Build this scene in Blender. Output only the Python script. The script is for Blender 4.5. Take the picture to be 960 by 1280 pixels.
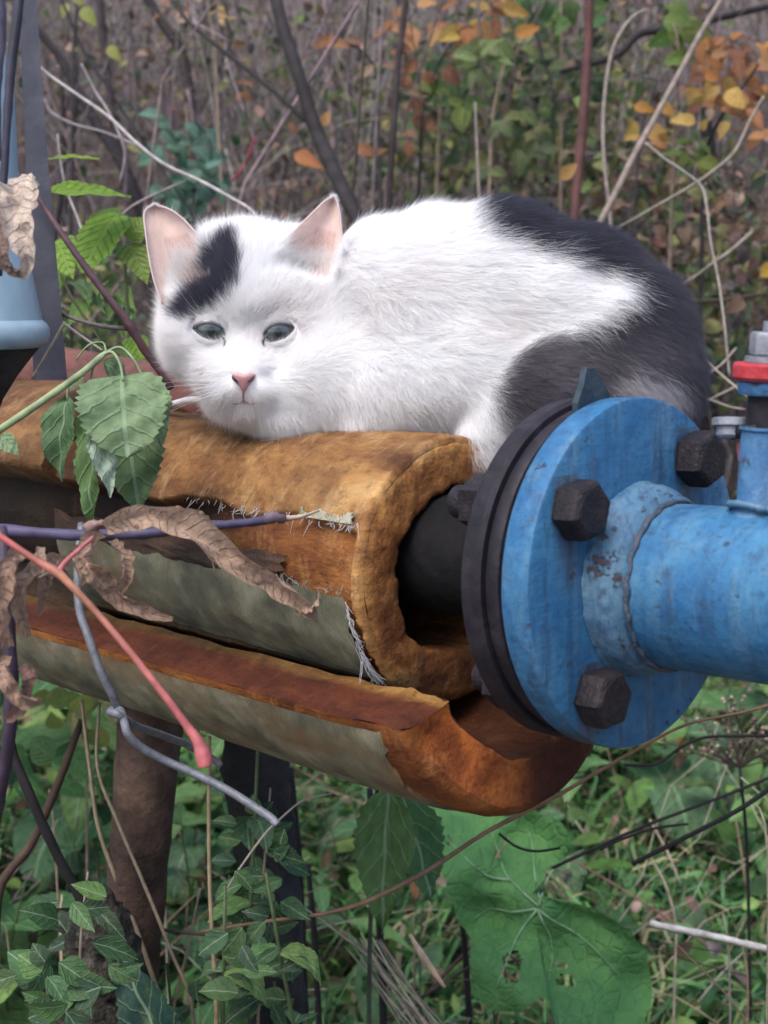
import bpy, math, random
import numpy as np
from mathutils import Vector, Matrix
from mathutils.bvhtree import BVHTree

R = math.radians
rng = np.random.default_rng(7)
random.seed(7)
C = bpy.context.scene.collection
for _o in list(bpy.data.objects):
    bpy.data.objects.remove(_o)
scene = bpy.context.scene

# ------------------------------------------------------------------ camera, world, sun, exposure
CAM_H, PITCH, FPX = 0.95, 9.0, 1700.0
cam_data = bpy.data.cameras.new('camera')
cam = bpy.data.objects.new('camera', cam_data); C.objects.link(cam)
cam_data.sensor_fit = 'HORIZONTAL'; cam_data.sensor_width = 36.0
cam_data.lens = 36.0 * FPX / 960.0
cam_data.clip_start = 0.02; cam_data.clip_end = 300.0
cam.location = (0, 0, CAM_H); cam.rotation_euler = (R(90 - PITCH), 0, 0)
cam_data.dof.use_dof = True
cam_data.dof.focus_distance = 0.86
cam_data.dof.aperture_fstop = 15.0
scene.camera = cam

world = bpy.data.worlds.new('World'); scene.world = world; world.use_nodes = True
wn = world.node_tree.nodes; wl = world.node_tree.links
SUN_EL, SUN_AZ = 58.0, 215.0          # azimuth clockwise from +Y (behind the camera, to the left)
sky = wn.new('ShaderNodeTexSky'); sky.sky_type = 'NISHITA'; sky.sun_disc = False
sky.sun_elevation = R(SUN_EL); sky.sun_rotation = R(SUN_AZ); sky.air_density = 1.0; sky.dust_density = 3.0; sky.ozone_density = 1.0
bgn = wn['Background']; wl.new(sky.outputs[0], bgn.inputs[0]); bgn.inputs[1].default_value = 0.15
sun_d = bpy.data.lights.new('sun', 'SUN'); sun_d.energy = 1.45; sun_d.angle = R(35); sun_d.color = (1.0, 0.97, 0.93)
sun = bpy.data.objects.new('sun', sun_d); C.objects.link(sun)
_sd = Vector((math.sin(R(SUN_AZ)) * math.cos(R(SUN_EL)), math.cos(R(SUN_AZ)) * math.cos(R(SUN_EL)), math.sin(R(SUN_EL))))
sun.rotation_euler = _sd.to_track_quat('Z', 'Y').to_euler()
scene.view_settings.view_transform = 'Standard'; scene.view_settings.look = 'None'
scene.view_settings.exposure = 1.15; scene.view_settings.gamma = 1.0
scene.render.engine = 'CYCLES'
cy = scene.cycles
cy.max_bounces = 7; cy.diffuse_bounces = 5; cy.glossy_bounces = 2; cy.transmission_bounces = 3; cy.transparent_max_bounces = 8
cy.caustics_reflective = False; cy.caustics_refractive = False
cy.use_denoising = True
cy.use_adaptive_sampling = True; cy.adaptive_threshold = 0.02
try:
    scene.cycles_curves.shape = 'RIBBONS'
except Exception:
    pass

# ------------------------------------------------------------------ frames and helpers
_p = R(PITCH)
CR = np.array([1.0, 0, 0]); CF = np.array([0, math.cos(_p), -math.sin(_p)]); CU = np.array([0, math.sin(_p), math.cos(_p)])
CP = np.array([0, 0, CAM_H])

def P(px, py, d):
    """the point of the place that stands d metres deep on the sight line (px, py) of the 960x1280 photograph"""
    return CP + CR * ((px - 480) / FPX * d) + CU * ((640 - py) / FPX * d) + CF * d

def proj(p):
    q = np.asarray(p) - CP
    z = q @ CF
    return 480 + FPX * (q @ CR) / z, 640 - FPX * (q @ CU) / z, z

def unit(v):
    v = np.asarray(v, float); return v / max(np.linalg.norm(v), 1e-12)

_uc = unit([-0.969, 0.08, 1.0])
EX = -(CR * _uc[0] + CU * _uc[1] + CF * _uc[2])          # pipe axis towards the camera's right
EY = unit(np.cross([0, 0, 1.0], EX)); EZ = np.cross(EX, EY)
OO = P(802, 717, 0.715)                                   # centre of the blue flange's front face
MP = Matrix(((EX[0], EY[0], EZ[0], OO[0]), (EX[1], EY[1], EZ[1], OO[1]), (EX[2], EY[2], EZ[2], OO[2]), (0, 0, 0, 1)))
EM = np.stack([EX, EY, EZ])                               # world vector -> pipe frame: EM @ v

def pf(p):          # world point -> pipe frame
    return EM @ (np.asarray(p) - OO)

def fp(q):          # pipe frame -> world
    return OO + np.asarray(q) @ EM

def cyl_hit(px, py, rad, cz=-0.01, cyy=0.0):
    d = CR * (px - 480) / FPX + CU * (640 - py) / FPX + CF
    o = EM @ (CP - OO) - np.array([0, cyy, cz]); dl = EM @ d
    a = dl[1]**2 + dl[2]**2; b = 2 * (o[1]*dl[1] + o[2]*dl[2]); c = o[1]**2 + o[2]**2 - rad*rad
    s = (-b - math.sqrt(max(b*b - 4*a*c, 0))) / (2*a); p = o + s * dl
    return -p[0], math.atan2(p[2], p[1]) % (2*math.pi)

# value noise on numpy arrays
_perm = np.random.default_rng(3).random(4096)
def vnoise(p, seed=0):
    p = np.asarray(p, float); i = np.floor(p).astype(np.int64); f = p - i; f = f*f*(3-2*f)
    out = 0
    for dx in (0, 1):
        for dy in (0, 1):
            for dz in (0, 1):
                h = (i[..., 0]+dx)*73856093 ^ (i[..., 1]+dy)*19349663 ^ (i[..., 2]+dz)*83492791 ^ (seed*2654435761 & 0xffffff)
                w = (f[..., 0] if dx else 1-f[..., 0]) * (f[..., 1] if dy else 1-f[..., 1]) * (f[..., 2] if dz else 1-f[..., 2])
                out = out + w * _perm[np.abs(h) % 4096]
    return out * 2 - 1
def fbm(p, seed=0, o=3):
    p = np.asarray(p, float); s = 0; a = 1; t = 0
    for k in range(o):
        s = s + a * vnoise(p * 2**k, seed + k); t += a; a *= 0.5
    return s / t

class Geo:
    """collects vertices, faces, uv and colour of ONE mesh"""
    def __init__(s): s.V = []; s.F = []; s.UV = []; s.Cc = []; s.M = []; s.n = 0
    def add(s, V, F, uv=None, col=(1, 1, 1), mat=0):
        V = np.asarray(V, float)
        s.V.append(V)
        s.UV.append(np.zeros((len(V), 2)) if uv is None else np.asarray(uv, float))
        c = np.asarray(col, float); s.Cc.append(np.broadcast_to(c, (len(V), 3)) if c.ndim == 1 else c)
        F = np.asarray(F, np.int64)
        s.F.append(F + s.n); s.M.append(np.full(len(F), mat)); s.n += len(V)
        return s
    def mesh(s, name, mats, smooth=True):
        V = np.concatenate(s.V); me = bpy.data.meshes.new(name)
        nf = sum(len(f) for f in s.F)
        sizes = np.concatenate([np.full(len(f), f.shape[1]) for f in s.F]); flat = np.concatenate([f.ravel() for f in s.F])
        me.vertices.add(len(V)); me.vertices.foreach_set('co', V.astype(np.float32).ravel())
        me.loops.add(len(flat)); me.loops.foreach_set('vertex_index', flat.astype(np.int32))
        me.polygons.add(nf); starts = np.concatenate([[0], np.cumsum(sizes)[:-1]])
        me.polygons.foreach_set('loop_start', starts.astype(np.int32)); me.polygons.foreach_set('loop_total', sizes.astype(np.int32))
        me.polygons.foreach_set('use_smooth', np.full(nf, smooth)); me.polygons.foreach_set('material_index', np.concatenate(s.M).astype(np.int32))
        me.update(calc_edges=True)
        uv = me.uv_layers.new(name='UVMap'); uv.data.foreach_set('uv', np.concatenate(s.UV)[flat].astype(np.float32).ravel())
        ca = me.color_attributes.new('tint', 'FLOAT_COLOR', 'POINT')
        cc = np.concatenate(s.Cc); ca.data.foreach_set('color', np.concatenate([cc, np.ones((len(cc), 1))], 1).astype(np.float32).ravel())
        for m in (mats if isinstance(mats, (list, tuple)) else [mats]): me.materials.append(m)
        return me
    def build(s, name, mats, parent=None, smooth=True):
        o = bpy.data.objects.new(name, s.mesh(name, mats, smooth)); C.objects.link(o)
        if parent is not None: link(o, parent)
        return o

def link(o, parent):          # parent o, keeping where it stands
    o.parent = parent; o.matrix_parent_inverse = world_of(parent).inverted()
def world_of(o):
    m = o.matrix_basis.copy()
    if o.parent: m = world_of(o.parent) @ o.matrix_parent_inverse @ m
    return m
def tag(o, label=None, cat=None, group=None, kind=None):
    if label: o['label'] = label
    if cat: o['category'] = cat
    if group: o['group'] = group
    if kind: o['kind'] = kind
    return o
def thing(name, loc, label, cat, group=None):
    o = bpy.data.objects.new(name, None); C.objects.link(o); o.location = Vector(loc); o.empty_display_size = 0.02
    return tag(o, label, cat, group)

def smooth_path(pts, per=6):
    pts = np.asarray(pts, float)
    if len(pts) < 3: return pts if len(pts) > 2 else np.array([pts[0] + (pts[-1]-pts[0])*t for t in np.linspace(0, 1, 4)])
    q = np.concatenate([[2*pts[0]-pts[1]], pts, [2*pts[-1]-pts[-2]]]); out = []
    for i in range(1, len(q)-2):
        for t in np.arange(per)/per:
            a, b, c, d = q[i-1], q[i], q[i+1], q[i+2]
            out.append(0.5*((2*b)+(-a+c)*t+(2*a-5*b+4*c-d)*t*t+(-a+3*b-3*c+d)*t**3))
    out.append(pts[-1]); return np.array(out)

def tube(pts, rad, n=8, sm=0, lump=0.0, caps=True):
    """a tapered tube through pts (world); rad a number or one radius per point"""
    pts = np.asarray(pts, float); rad = np.broadcast_to(np.asarray(rad, float), (len(pts),)).copy()
    if sm:
        D4 = np.concatenate([pts, rad[:, None]], 1); seg = np.linalg.norm(np.diff(pts, axis=0), axis=1); lim = 1.6*np.median(seg); o_ = [D4[0]]
        for a_, b_, l_ in zip(D4[:-1], D4[1:], seg):          # even spacing, so that the curve does not loop
            n_ = int(np.clip(np.ceil(l_/max(lim, 1e-9)), 1, 12)); o_ += [a_+(b_-a_)*q/n_ for q in range(1, n_+1)]
        o_ = np.array(o_); pts, rad = o_[:, :3], o_[:, 3]
        k = smooth_path(np.concatenate([pts, rad[:, None]], 1), sm); pts, rad = k[:, :3], np.abs(k[:, 3])
    T = np.gradient(pts, axis=0); T /= np.maximum(np.linalg.norm(T, axis=1, keepdims=True), 1e-12)
    a = np.array([0, 0, 1.0]) if abs(T[0][2]) < 0.9 else np.array([1.0, 0, 0])
    N = unit(np.cross(T[0], a)); Ns = []
    for t in T:
        N = unit(N - t*(N@t)); Ns.append(N)
    Ns = np.array(Ns); B = np.cross(T, Ns)
    th = np.arange(n)/n*2*np.pi
    r = rad[:, None]*np.ones(n)
    if lump: r = r*(1+lump*rng.normal(size=r.shape))
    V = pts[:, None]+(Ns[:, None]*np.cos(th)[None, :, None]+B[:, None]*np.sin(th)[None, :, None])*r[..., None]
    m = len(pts); V = V.reshape(-1, 3)
    i = np.arange(m-1)[:, None]*n; j = np.arange(n)[None]; j2 = (j+1) % n
    F = np.stack([i+j, i+j2, i+n+j2, i+n+j], -1).reshape(-1, 4)
    L = np.concatenate([[0], np.cumsum(np.linalg.norm(np.diff(pts, axis=0), axis=1))])
    uv = np.stack([np.tile(th/(2*np.pi), m), np.repeat(L, n)], 1)
    if caps:
        V = np.concatenate([V, [pts[0], pts[-1]]]); uv = np.concatenate([uv, [[0, 0], [0, L[-1]]]])
        F = np.concatenate([F, np.stack([j2[0], j[0], np.full(n, m*n), np.full(n, m*n)], 1)])
        F = np.concatenate([F, np.stack([(m-1)*n+j[0], (m-1)*n+j2[0], np.full(n, m*n+1), np.full(n, m*n+1)], 1)])
        F4 = F[:-2*n]; F3 = F[-2*n:, :3]
        return V, F4, F3, uv
    return V, F, np.zeros((0, 3), int), uv

def add_tube(g, pts, rad, n=8, sm=0, col=(1, 1, 1), mat=0, lump=0.0, caps=True):
    V, F4, F3, uv = tube(pts, rad, n, sm, lump, caps)
    k = g.n; g.add(V, F4, uv, col, mat)
    if len(F3): g.F.append(F3 + k); g.M.append(np.full(len(F3), mat))
    return g

def lathe(g, prof, n=48, M=None, col=(1, 1, 1), mat=0, ang=(0, 2*math.pi)):
    """revolve (x, r) pairs about the local X axis"""
    prof = np.asarray(prof, float); full = abs(ang[1]-ang[0]-2*math.pi) < 1e-6
    th = np.linspace(ang[0], ang[1], n, endpoint=not full)
    V = np.stack([np.repeat(prof[:, 0], n), (prof[:, 1][:, None]*np.cos(th)).ravel(), (prof[:, 1][:, None]*np.sin(th)).ravel()], 1)
    m = len(prof); i = np.arange(m-1)[:, None]*n; j = np.arange(n if full else n-1)[None]; j2 = (j+1) % n
    F = np.stack([i+j, i+j2, i+n+j2, i+n+j], -1).reshape(-1, 4)[:, ::-1]
    if M is not None: V = (np.array(M)[:3, :3] @ V.T).T + np.array(M)[:3, 3]
    uv = np.stack([np.tile(th/(2*np.pi), m), np.repeat(np.linspace(0, 1, m), n)], 1)
    g.add(V, F, uv, col, mat); return g

def grid_faces(nu, nv):
    i = np.arange(nu-1)[:, None]*nv; j = np.arange(nv-1)[None]
    return np.stack([i+j, i+j+1, i+nv+j+1, i+nv+j], -1).reshape(-1, 4)

# ------------------------------------------------------------------ materials
def new_mat(name):
    m = bpy.data.materials.new(name); m.use_nodes = True; nt = m.node_tree; b = nt.nodes['Principled BSDF']
    return m, nt, b
def ramp(nt, fac, stops, interp='LINEAR'):
    r = nt.nodes.new('ShaderNodeValToRGB'); e = r.color_ramp.elements; r.color_ramp.interpolation = interp
    while len(e) < len(stops): e.new(0.5)
    for k, (p, c) in enumerate(stops):
        e[k].position = p; e[k].color = (*c, 1) if len(c) == 3 else c
    nt.links.new(fac, r.inputs[0]); return r.outputs[0]
def noise(nt, vec, scale, detail=4, rough=0.55, dist=0.0):
    n = nt.nodes.new('ShaderNodeTexNoise'); n.inputs['Scale'].default_value = scale; n.inputs['Detail'].default_value = detail
    n.inputs['Roughness'].default_value = rough; n.inputs['Distortion'].default_value = dist
    if vec is not None: nt.links.new(vec, n.inputs['Vector'])
    return n.outputs[0]
def mix(nt, fac, a, b, mode='MIX'):
    n = nt.nodes.new('ShaderNodeMix'); n.data_type = 'RGBA'; n.blend_type = mode; n.clamp_factor = True
    for s, v in ((n.inputs[0], fac), (n.inputs[6], a), (n.inputs[7], b)):
        if hasattr(v, 'links'): nt.links.new(v, s)
        elif isinstance(v, (int, float)): s.default_value = v
        else: s.default_value = (*v, 1)
    return n.outputs[2]
def math_n(nt, op, a, b=None, c=None):
    n = nt.nodes.new('ShaderNodeMath'); n.operation = op
    for k, v in enumerate((a, b, c)):
        if v is None: continue
        if hasattr(v, 'links'): nt.links.new(v, n.inputs[k])
        else: n.inputs[k].default_value = v
    return n.outputs[0]
def bump(nt, b, h, dist=0.001, strength=1.0):
    n = nt.nodes.new('ShaderNodeBump'); n.inputs['Distance'].default_value = dist; n.inputs['Strength'].default_value = strength
    nt.links.new(h, n.inputs['Height']); nt.links.new(n.outputs[0], b.inputs['Normal']); return n
def objco(nt, scale=None):
    t = nt.nodes.new('ShaderNodeTexCoord').outputs['Object']
    if scale is None: return t
    m = nt.nodes.new('ShaderNodeMapping'); m.inputs['Scale'].default_value = scale; nt.links.new(t, m.inputs[0]); return m.outputs[0]
def uvco(nt): return nt.nodes.new('ShaderNodeTexCoord').outputs['UV']
def attr(nt, name='tint'):
    a = nt.nodes.new('ShaderNodeAttribute'); a.attribute_name = name; return a.outputs['Color']

def mat_tinted(name, rough=0.8, var=0.45, scale=60, trans=0.0, bumpd=0.0, spec=0.3):
    """colour comes from each piece's own tint attribute, broken up by noise"""
    m, nt, b = new_mat(name); co = objco(nt)
    n = noise(nt, co, scale, 4)
    v = ramp(nt, n, [(0.3, (1-var,)*3), (0.7, (1+var*0.4,)*3)])
    c = mix(nt, 1.0, attr(nt), v, 'MULTIPLY'); nt.links.new(c, b.inputs['Base Color'])
    b.inputs['Roughness'].default_value = rough; b.inputs['Specular IOR Level'].default_value = spec
    if bumpd: bump(nt, b, n, bumpd)
    if trans:
        t = nt.nodes.new('ShaderNodeBsdfTranslucent'); nt.links.new(c, t.inputs[0])
        x = nt.nodes.new('ShaderNodeMixShader'); x.inputs[0].default_value = trans
        nt.links.new(b.outputs[0], x.inputs[1]); nt.links.new(t.outputs[0], x.inputs[2])
        nt.links.new(x.outputs[0], nt.nodes['Material Output'].inputs[0])
    return m

def mat_leaf(name, vein=(0.25, 0.4, 0.18), vein_amt=0.6, nveins=7, trans=0.35, rough=0.5, blot=None, bumpd=0.0012, palmate=False):
    m, nt, b = new_mat(name)
    uv = uvco(nt); s = nt.nodes.new('ShaderNodeSeparateXYZ'); nt.links.new(uv, s.inputs[0])
    au = math_n(nt, 'ABSOLUTE', math_n(nt, 'SUBTRACT', s.outputs[0], 0.5))
    nz = noise(nt, uv, 5, 3)
    ph = math_n(nt, 'ADD', math_n(nt, 'MULTIPLY', math_n(nt, 'SUBTRACT', s.outputs[1], math_n(nt, 'MULTIPLY', au, 0.75)), float(nveins)), math_n(nt, 'MULTIPLY', nz, 0.9))
    fr = math_n(nt, 'ABSOLUTE', math_n(nt, 'SUBTRACT', math_n(nt, 'FRACT', ph), 0.5))
    side = math_n(nt, 'LESS_THAN', fr, 0.045)
    side_s = math_n(nt, 'SUBTRACT', 1.0, math_n(nt, 'MINIMUM', math_n(nt, 'MULTIPLY', fr, 7.0), 1.0))
    mid = math_n(nt, 'LESS_THAN', au, 0.022)
    vv = math_n(nt, 'MAXIMUM', math_n(nt, 'MULTIPLY', side, 0.6), mid)
    n2 = noise(nt, uv, 9, 5)
    c = mix(nt, 1.0, attr(nt), ramp(nt, n2, [(0.3, (0.68,)*3), (0.7, (1.2,)*3)]), 'MULTIPLY')
    if blot:
        c = mix(nt, math_n(nt, 'MULTIPLY', ramp(nt, noise(nt, uv, 4, 5, 0.65), [(0.52, (0,)*3), (0.66, (1,)*3)]), 0.7), c, blot)
    c = mix(nt, math_n(nt, 'MULTIPLY', vv, vein_amt), c, vein)
    nt.links.new(c, b.inputs['Base Color']); b.inputs['Roughness'].default_value = rough; b.inputs['Specular IOR Level'].default_value = 0.35
    h = math_n(nt, 'ADD', math_n(nt, 'MULTIPLY', math_n(nt, 'MAXIMUM', side_s, mid), -1.0), math_n(nt, 'MULTIPLY', noise(nt, uv, 30, 3), 0.5))
    bump(nt, b, h, bumpd)
    t = nt.nodes.new('ShaderNodeBsdfTranslucent'); nt.links.new(c, t.inputs[0])
    x = nt.nodes.new('ShaderNodeMixShader'); x.inputs[0].default_value = trans
    nt.links.new(b.outputs[0], x.inputs[1]); nt.links.new(t.outputs[0], x.inputs[2])
    nt.links.new(x.outputs[0], nt.nodes['Material Output'].inputs[0])
    return m

MAT = {}
def mk_blue(name, base=(0.011, 0.082, 0.205), pale=(0.040, 0.155, 0.275), rustamt=1.0, stains=()):
    m, nt, b = new_mat(name); co = objco(nt)
    st = objco(nt, (1.0, 1.0, 0.16)); br = objco(nt, (1.0, 0.25, 1.0))
    c = ramp(nt, noise(nt, co, 18, 8, 0.72, 0.6), [(0.34, base), (0.50, tuple(0.55*x+0.45*y for x, y in zip(base, pale))), (0.66, pale)])
    c = mix(nt, ramp(nt, noise(nt, br, 160, 6, 0.7), [(0.42, (0,)*3), (0.62, (0.45,)*3)]), c, tuple(0.8*x for x in base))               # brush marks
    c = mix(nt, ramp(nt, noise(nt, st, 60, 7, 0.72), [(0.50, (0,)*3), (0.66, (0.55,)*3)]), c, (0.085, 0.175, 0.25))                      # chalky runs
    c = mix(nt, ramp(nt, noise(nt, st, 85, 7, 0.72), [(0.52, (0,)*3), (0.66, (0.8,)*3)]), c, (0.018, 0.045, 0.095))                   # dirty runs
    c = mix(nt, ramp(nt, noise(nt, co, 170, 8, 0.8), [(0.54, (0,)*3), (0.66, (0.7,)*3)]), c, (0.025, 0.035, 0.05))
    v = nt.nodes.new('ShaderNodeTexVoronoi'); v.inputs['Scale'].default_value = 95; nt.links.new(co, v.inputs[0])
    spots = math_n(nt, 'MULTIPLY', ramp(nt, v.outputs['Distance'], [(0.10, (1,)*3), (0.2, (0,)*3)]), ramp(nt, noise(nt, co, 16, 2), [(0.50, (0,)*3), (0.60, (1,)*3)]))
    c = mix(nt, math_n(nt, 'MULTIPLY', spots, 0.85), c, (0.02, 0.022, 0.03))
    rust = ramp(nt, noise(nt, co, 58, 9, 0.78), [(0.645-0.02*rustamt, (0,)*3), (0.665-0.02*rustamt, (1,)*3)])
    c = mix(nt, math_n(nt, 'MULTIPLY', rust, 0.85), c, (0.065, 0.035, 0.03))
    if stains:
        s = nt.nodes.new('ShaderNodeSeparateXYZ'); nt.links.new(co, s.inputs[0]); tot = None
        for (y0, z0) in stains:
            dy = math_n(nt, 'ABSOLUTE', math_n(nt, 'SUBTRACT', math_n(nt, 'ADD', s.outputs[1], math_n(nt, 'MULTIPLY', noise(nt, co, 50, 3), 0.008)), y0+0.004))
            fy = math_n(nt, 'SUBTRACT', 1.0, math_n(nt, 'MINIMUM', math_n(nt, 'DIVIDE', dy, 0.014), 1.0))
            dz = math_n(nt, 'SUBTRACT', z0, s.outputs[2]); fz = math_n(nt, 'MULTIPLY', math_n(nt, 'GREATER_THAN', dz, -0.017), math_n(nt, 'SUBTRACT', 1.0, math_n(nt, 'MINIMUM', math_n(nt, 'DIVIDE', math_n(nt, 'ABSOLUTE', dz), 0.050), 1.0)))
            k = math_n(nt, 'MULTIPLY', fy, fz); tot = k if tot is None else math_n(nt, 'MAXIMUM', tot, k)
        tot = math_n(nt, 'MULTIPLY', math_n(nt, 'MINIMUM', math_n(nt, 'MULTIPLY', tot, 2.4), 1.0), ramp(nt, noise(nt, st, 110, 6, 0.7), [(0.35, (0.25,)*3), (0.6, (1,)*3)]))
        c = mix(nt, math_n(nt, 'MULTIPLY', tot, 0.85), c, (0.035, 0.033, 0.042))
    nt.links.new(c, b.inputs['Base Color'])
    rr = ramp(nt, noise(nt, co, 30, 4), [(0.3, (0.45,)*3), (0.7, (0.75,)*3)]); nt.links.new(rr, b.inputs['Roughness'])
    b.inputs['Specular IOR Level'].default_value = 0.35
    bump(nt, b, math_n(nt, 'SUBTRACT', math_n(nt, 'ADD', noise(nt, co, 110, 6, 0.65), math_n(nt, 'MULTIPLY', noise(nt, br, 200, 4), 0.5)), math_n(nt, 'MULTIPLY', rust, 0.8)), 0.0009)
    return m
MAT['blue'] = mk_blue('blue_paint', stains=[(0.0725*math.cos(R(q)), 0.0725*math.sin(R(q))) for q in (52, 146, 231, 326)])
MAT['bluepipe'] = mk_blue('blue_pipe_paint')
MAT['blue2'] = mk_blue('blue_paint_weathered', (0.02, 0.09, 0.22), (0.09, 0.20, 0.32), 1.3)
def mk_rock(name, c1, c2, c3, scale=40, rough=0.75, bd=0.0008, spec=0.3, metal=0.0):
    m, nt, b = new_mat(name); co = objco(nt)
    c = ramp(nt, noise(nt, co, scale, 6, 0.65, 0.3), [(0.3, c1), (0.5, c2), (0.72, c3)]); nt.links.new(c, b.inputs['Base Color'])
    nt.links.new(ramp(nt, noise(nt, co, scale*1.7, 4), [(0.3, (rough-0.12,)*3), (0.7, (min(rough+0.12, 1),)*3)]), b.inputs['Roughness'])
    b.inputs['Specular IOR Level'].default_value = spec; b.inputs['Metallic'].default_value = metal
    bump(nt, b, noise(nt, co, scale*3, 5, 0.6), bd); return m
MAT['bolt'] = mk_rock('rusty_bolt_steel', (0.006, 0.005, 0.007), (0.012, 0.010, 0.014), (0.034, 0.022, 0.020), 120, 0.62, 0.0012, 0.25)
MAT['black'] = mk_rock('black_bitumen_steel', (0.005, 0.005, 0.007), (0.012, 0.010, 0.015), (0.027, 0.022, 0.030), 45, 0.6, 0.0008, 0.25)
MAT['gasket'] = mk_rock('gasket_sheet', (0.012, 0.022, 0.032), (0.022, 0.038, 0.052), (0.04, 0.06, 0.078), 60, 0.7)
MAT['weld'] = mk_blue('painted_weld', (0.03, 0.10, 0.20), (0.12, 0.21, 0.28), 2.6)
MAT['weldbead'] = mk_rock('old_weld_seam', (0.02, 0.02, 0.03), (0.05, 0.075, 0.11), (0.10, 0.075, 0.07), 120, 0.75, 0.002)
MAT['red'] = mk_rock('red_paint', (0.20, 0.015, 0.022), (0.33, 0.025, 0.035), (0.40, 0.07, 0.07), 60, 0.5)
MAT['zinc'] = mk_rock('dull_zinc', (0.09, 0.10, 0.12), (0.17, 0.18, 0.21), (0.30, 0.31, 0.34), 70, 0.5, 0.0006, 0.5, 0.3)
MAT['redcloth'] = mk_rock('faded_red_cord', (0.25, 0.07, 0.07), (0.36, 0.12, 0.12), (0.45, 0.2, 0.2), 90, 0.8)
MAT['wire'] = mk_rock('galvanised_wire', (0.08, 0.085, 0.10), (0.13, 0.135, 0.155), (0.21, 0.215, 0.24), 150, 0.55, 0.0004, 0.5, 0.2)
MAT['post'] = mk_rock('rusty_post', (0.018, 0.011, 0.008), (0.05, 0.03, 0.022), (0.11, 0.07, 0.05), 28, 0.85, 0.003)
MAT['stump'] = mk_rock('rotten_wood', (0.012, 0.009, 0.008), (0.035, 0.030, 0.024), (0.13, 0.12, 0.10), 55, 0.9, 0.006)
MAT['mattblack'] = mk_rock('matt_black_pipe', (0.003, 0.003, 0.003), (0.006, 0.006, 0.007), (0.012, 0.011, 0.012), 40, 0.9, 0.001, 0.15)  # even, near-black matt colour for the inner pipe
MAT['darkpost'] = mk_rock('dark_post', (0.008, 0.008, 0.009), (0.016, 0.016, 0.018), (0.035, 0.033, 0.035), 28, 0.85, 0.003)
MAT['greypost'] = mk_rock('grey_board', (0.028, 0.03, 0.045), (0.042, 0.045, 0.062), (0.07, 0.072, 0.09), 20, 0.8, 0.001)
MAT['hood'] = mk_rock('blue_grey_painted_metal', (0.15, 0.22, 0.27), (0.20, 0.28, 0.34), (0.27, 0.36, 0.41), 14, 0.45, 0.0003, 0.5)
MAT['rustpipe'] = mk_rock('rusty_brown_metal', (0.04, 0.018, 0.015), (0.11, 0.045, 0.038), (0.19, 0.085, 0.07), 26, 0.85, 0.0015)
MAT['whitewire'] = mk_rock('white_cable', (0.45, 0.43, 0.45), (0.6, 0.58, 0.6), (0.7, 0.68, 0.7), 60, 0.5, 0.0002)

def mk_foam():
    m, nt, b = new_mat('polyurethane_foam'); co = objco(nt)
    stx = objco(nt, (0.35, 1.0, 1.0))
    tint = attr(nt)
    c = ramp(nt, noise(nt, stx, 26, 7, 0.66, 0.5), [(0.26, (0.045, 0.020, 0.010)), (0.42, (0.15, 0.070, 0.024)), (0.56, (0.28, 0.155, 0.055)), (0.74, (0.40, 0.27, 0.12))])
    c = mix(nt, ramp(nt, noise(nt, co, 11, 5, 0.6), [(0.48, (0,)*3), (0.66, (0.8,)*3)]), c, (0.10, 0.045, 0.02))
    c = mix(nt, ramp(nt, noise(nt, co, 130, 8, 0.75), [(0.50, (0,)*3), (0.68, (0.75,)*3)]), c, (0.06, 0.025, 0.012))
    c = mix(nt, ramp(nt, noise(nt, objco(nt, (1.0, 0.4, 0.4)), 80, 8, 0.75), [(0.52, (0,)*3), (0.70, (0.6,)*3)]), c, (0.42, 0.30, 0.16))
    c = mix(nt, 1.0, c, tint, 'MULTIPLY'); c = mix(nt, 1.0, c, (0.92, 0.90, 0.90), 'MULTIPLY')
    nt.links.new(c, b.inputs['Base Color']); b.inputs['Roughness'].default_value = 0.8; b.inputs['Specular IOR Level'].default_value = 0.25
    v = nt.nodes.new('ShaderNodeTexVoronoi'); v.inputs['Scale'].default_value = 260; nt.links.new(co, v.inputs[0])
    h = math_n(nt, 'ADD', noise(nt, stx, 70, 7, 0.7), math_n(nt, 'MULTIPLY', v.outputs['Distance'], 0.12))
    bump(nt, b, h, 0.0026); return m
MAT['foam'] = mk_foam()
def mk_fabric():
    m, nt, b = new_mat('grey_glass_cloth'); co = objco(nt); tint = attr(nt)
    c = ramp(nt, noise(nt, co, 30, 6, 0.6, 0.3), [(0.3, (0.045, 0.045, 0.032)), (0.5, (0.12, 0.115, 0.08)), (0.72, (0.25, 0.235, 0.18))])
    c = mix(nt, ramp(nt, noise(nt, objco(nt, (0.5, 1, 1)), 18, 5, 0.6), [(0.50, (0,)*3), (0.68, (0.75,)*3)]), c, (0.13, 0.065, 0.02))
    c = mix(nt, ramp(nt, noise(nt, co, 24, 4, 0.6), [(0.56, (0,)*3), (0.7, (0.6,)*3)]), c, (0.035, 0.06, 0.025))
    c = mix(nt, 1.0, c, tint, 'MULTIPLY'); nt.links.new(c, b.inputs['Base Color'])
    b.inputs['Roughness'].default_value = 0.85
    w = nt.nodes.new('ShaderNodeTexWave'); w.inputs['Scale'].default_value = 160; w.inputs['Distortion'].default_value = 1.5; nt.links.new(co, w.inputs[0])
    bump(nt, b, math_n(nt, 'ADD', w.outputs['Fac'], math_n(nt, 'MULTIPLY', noise(nt, co, 45, 4), 3.0)), 0.0007); return m
MAT['fabric'] = mk_fabric()
MAT['stem'] = mat_tinted('plant_stem', 0.6, 0.4, 90, 0.0, 0.0006)
MAT['twig'] = mat_tinted('woody_twig', 0.85, 0.5, 40, 0.0, 0.0015)
MAT['leaf_bg'] = mat_tinted('small_leaf', 0.7, 0.5, 45, 0.35, 0, 0.15)
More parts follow.
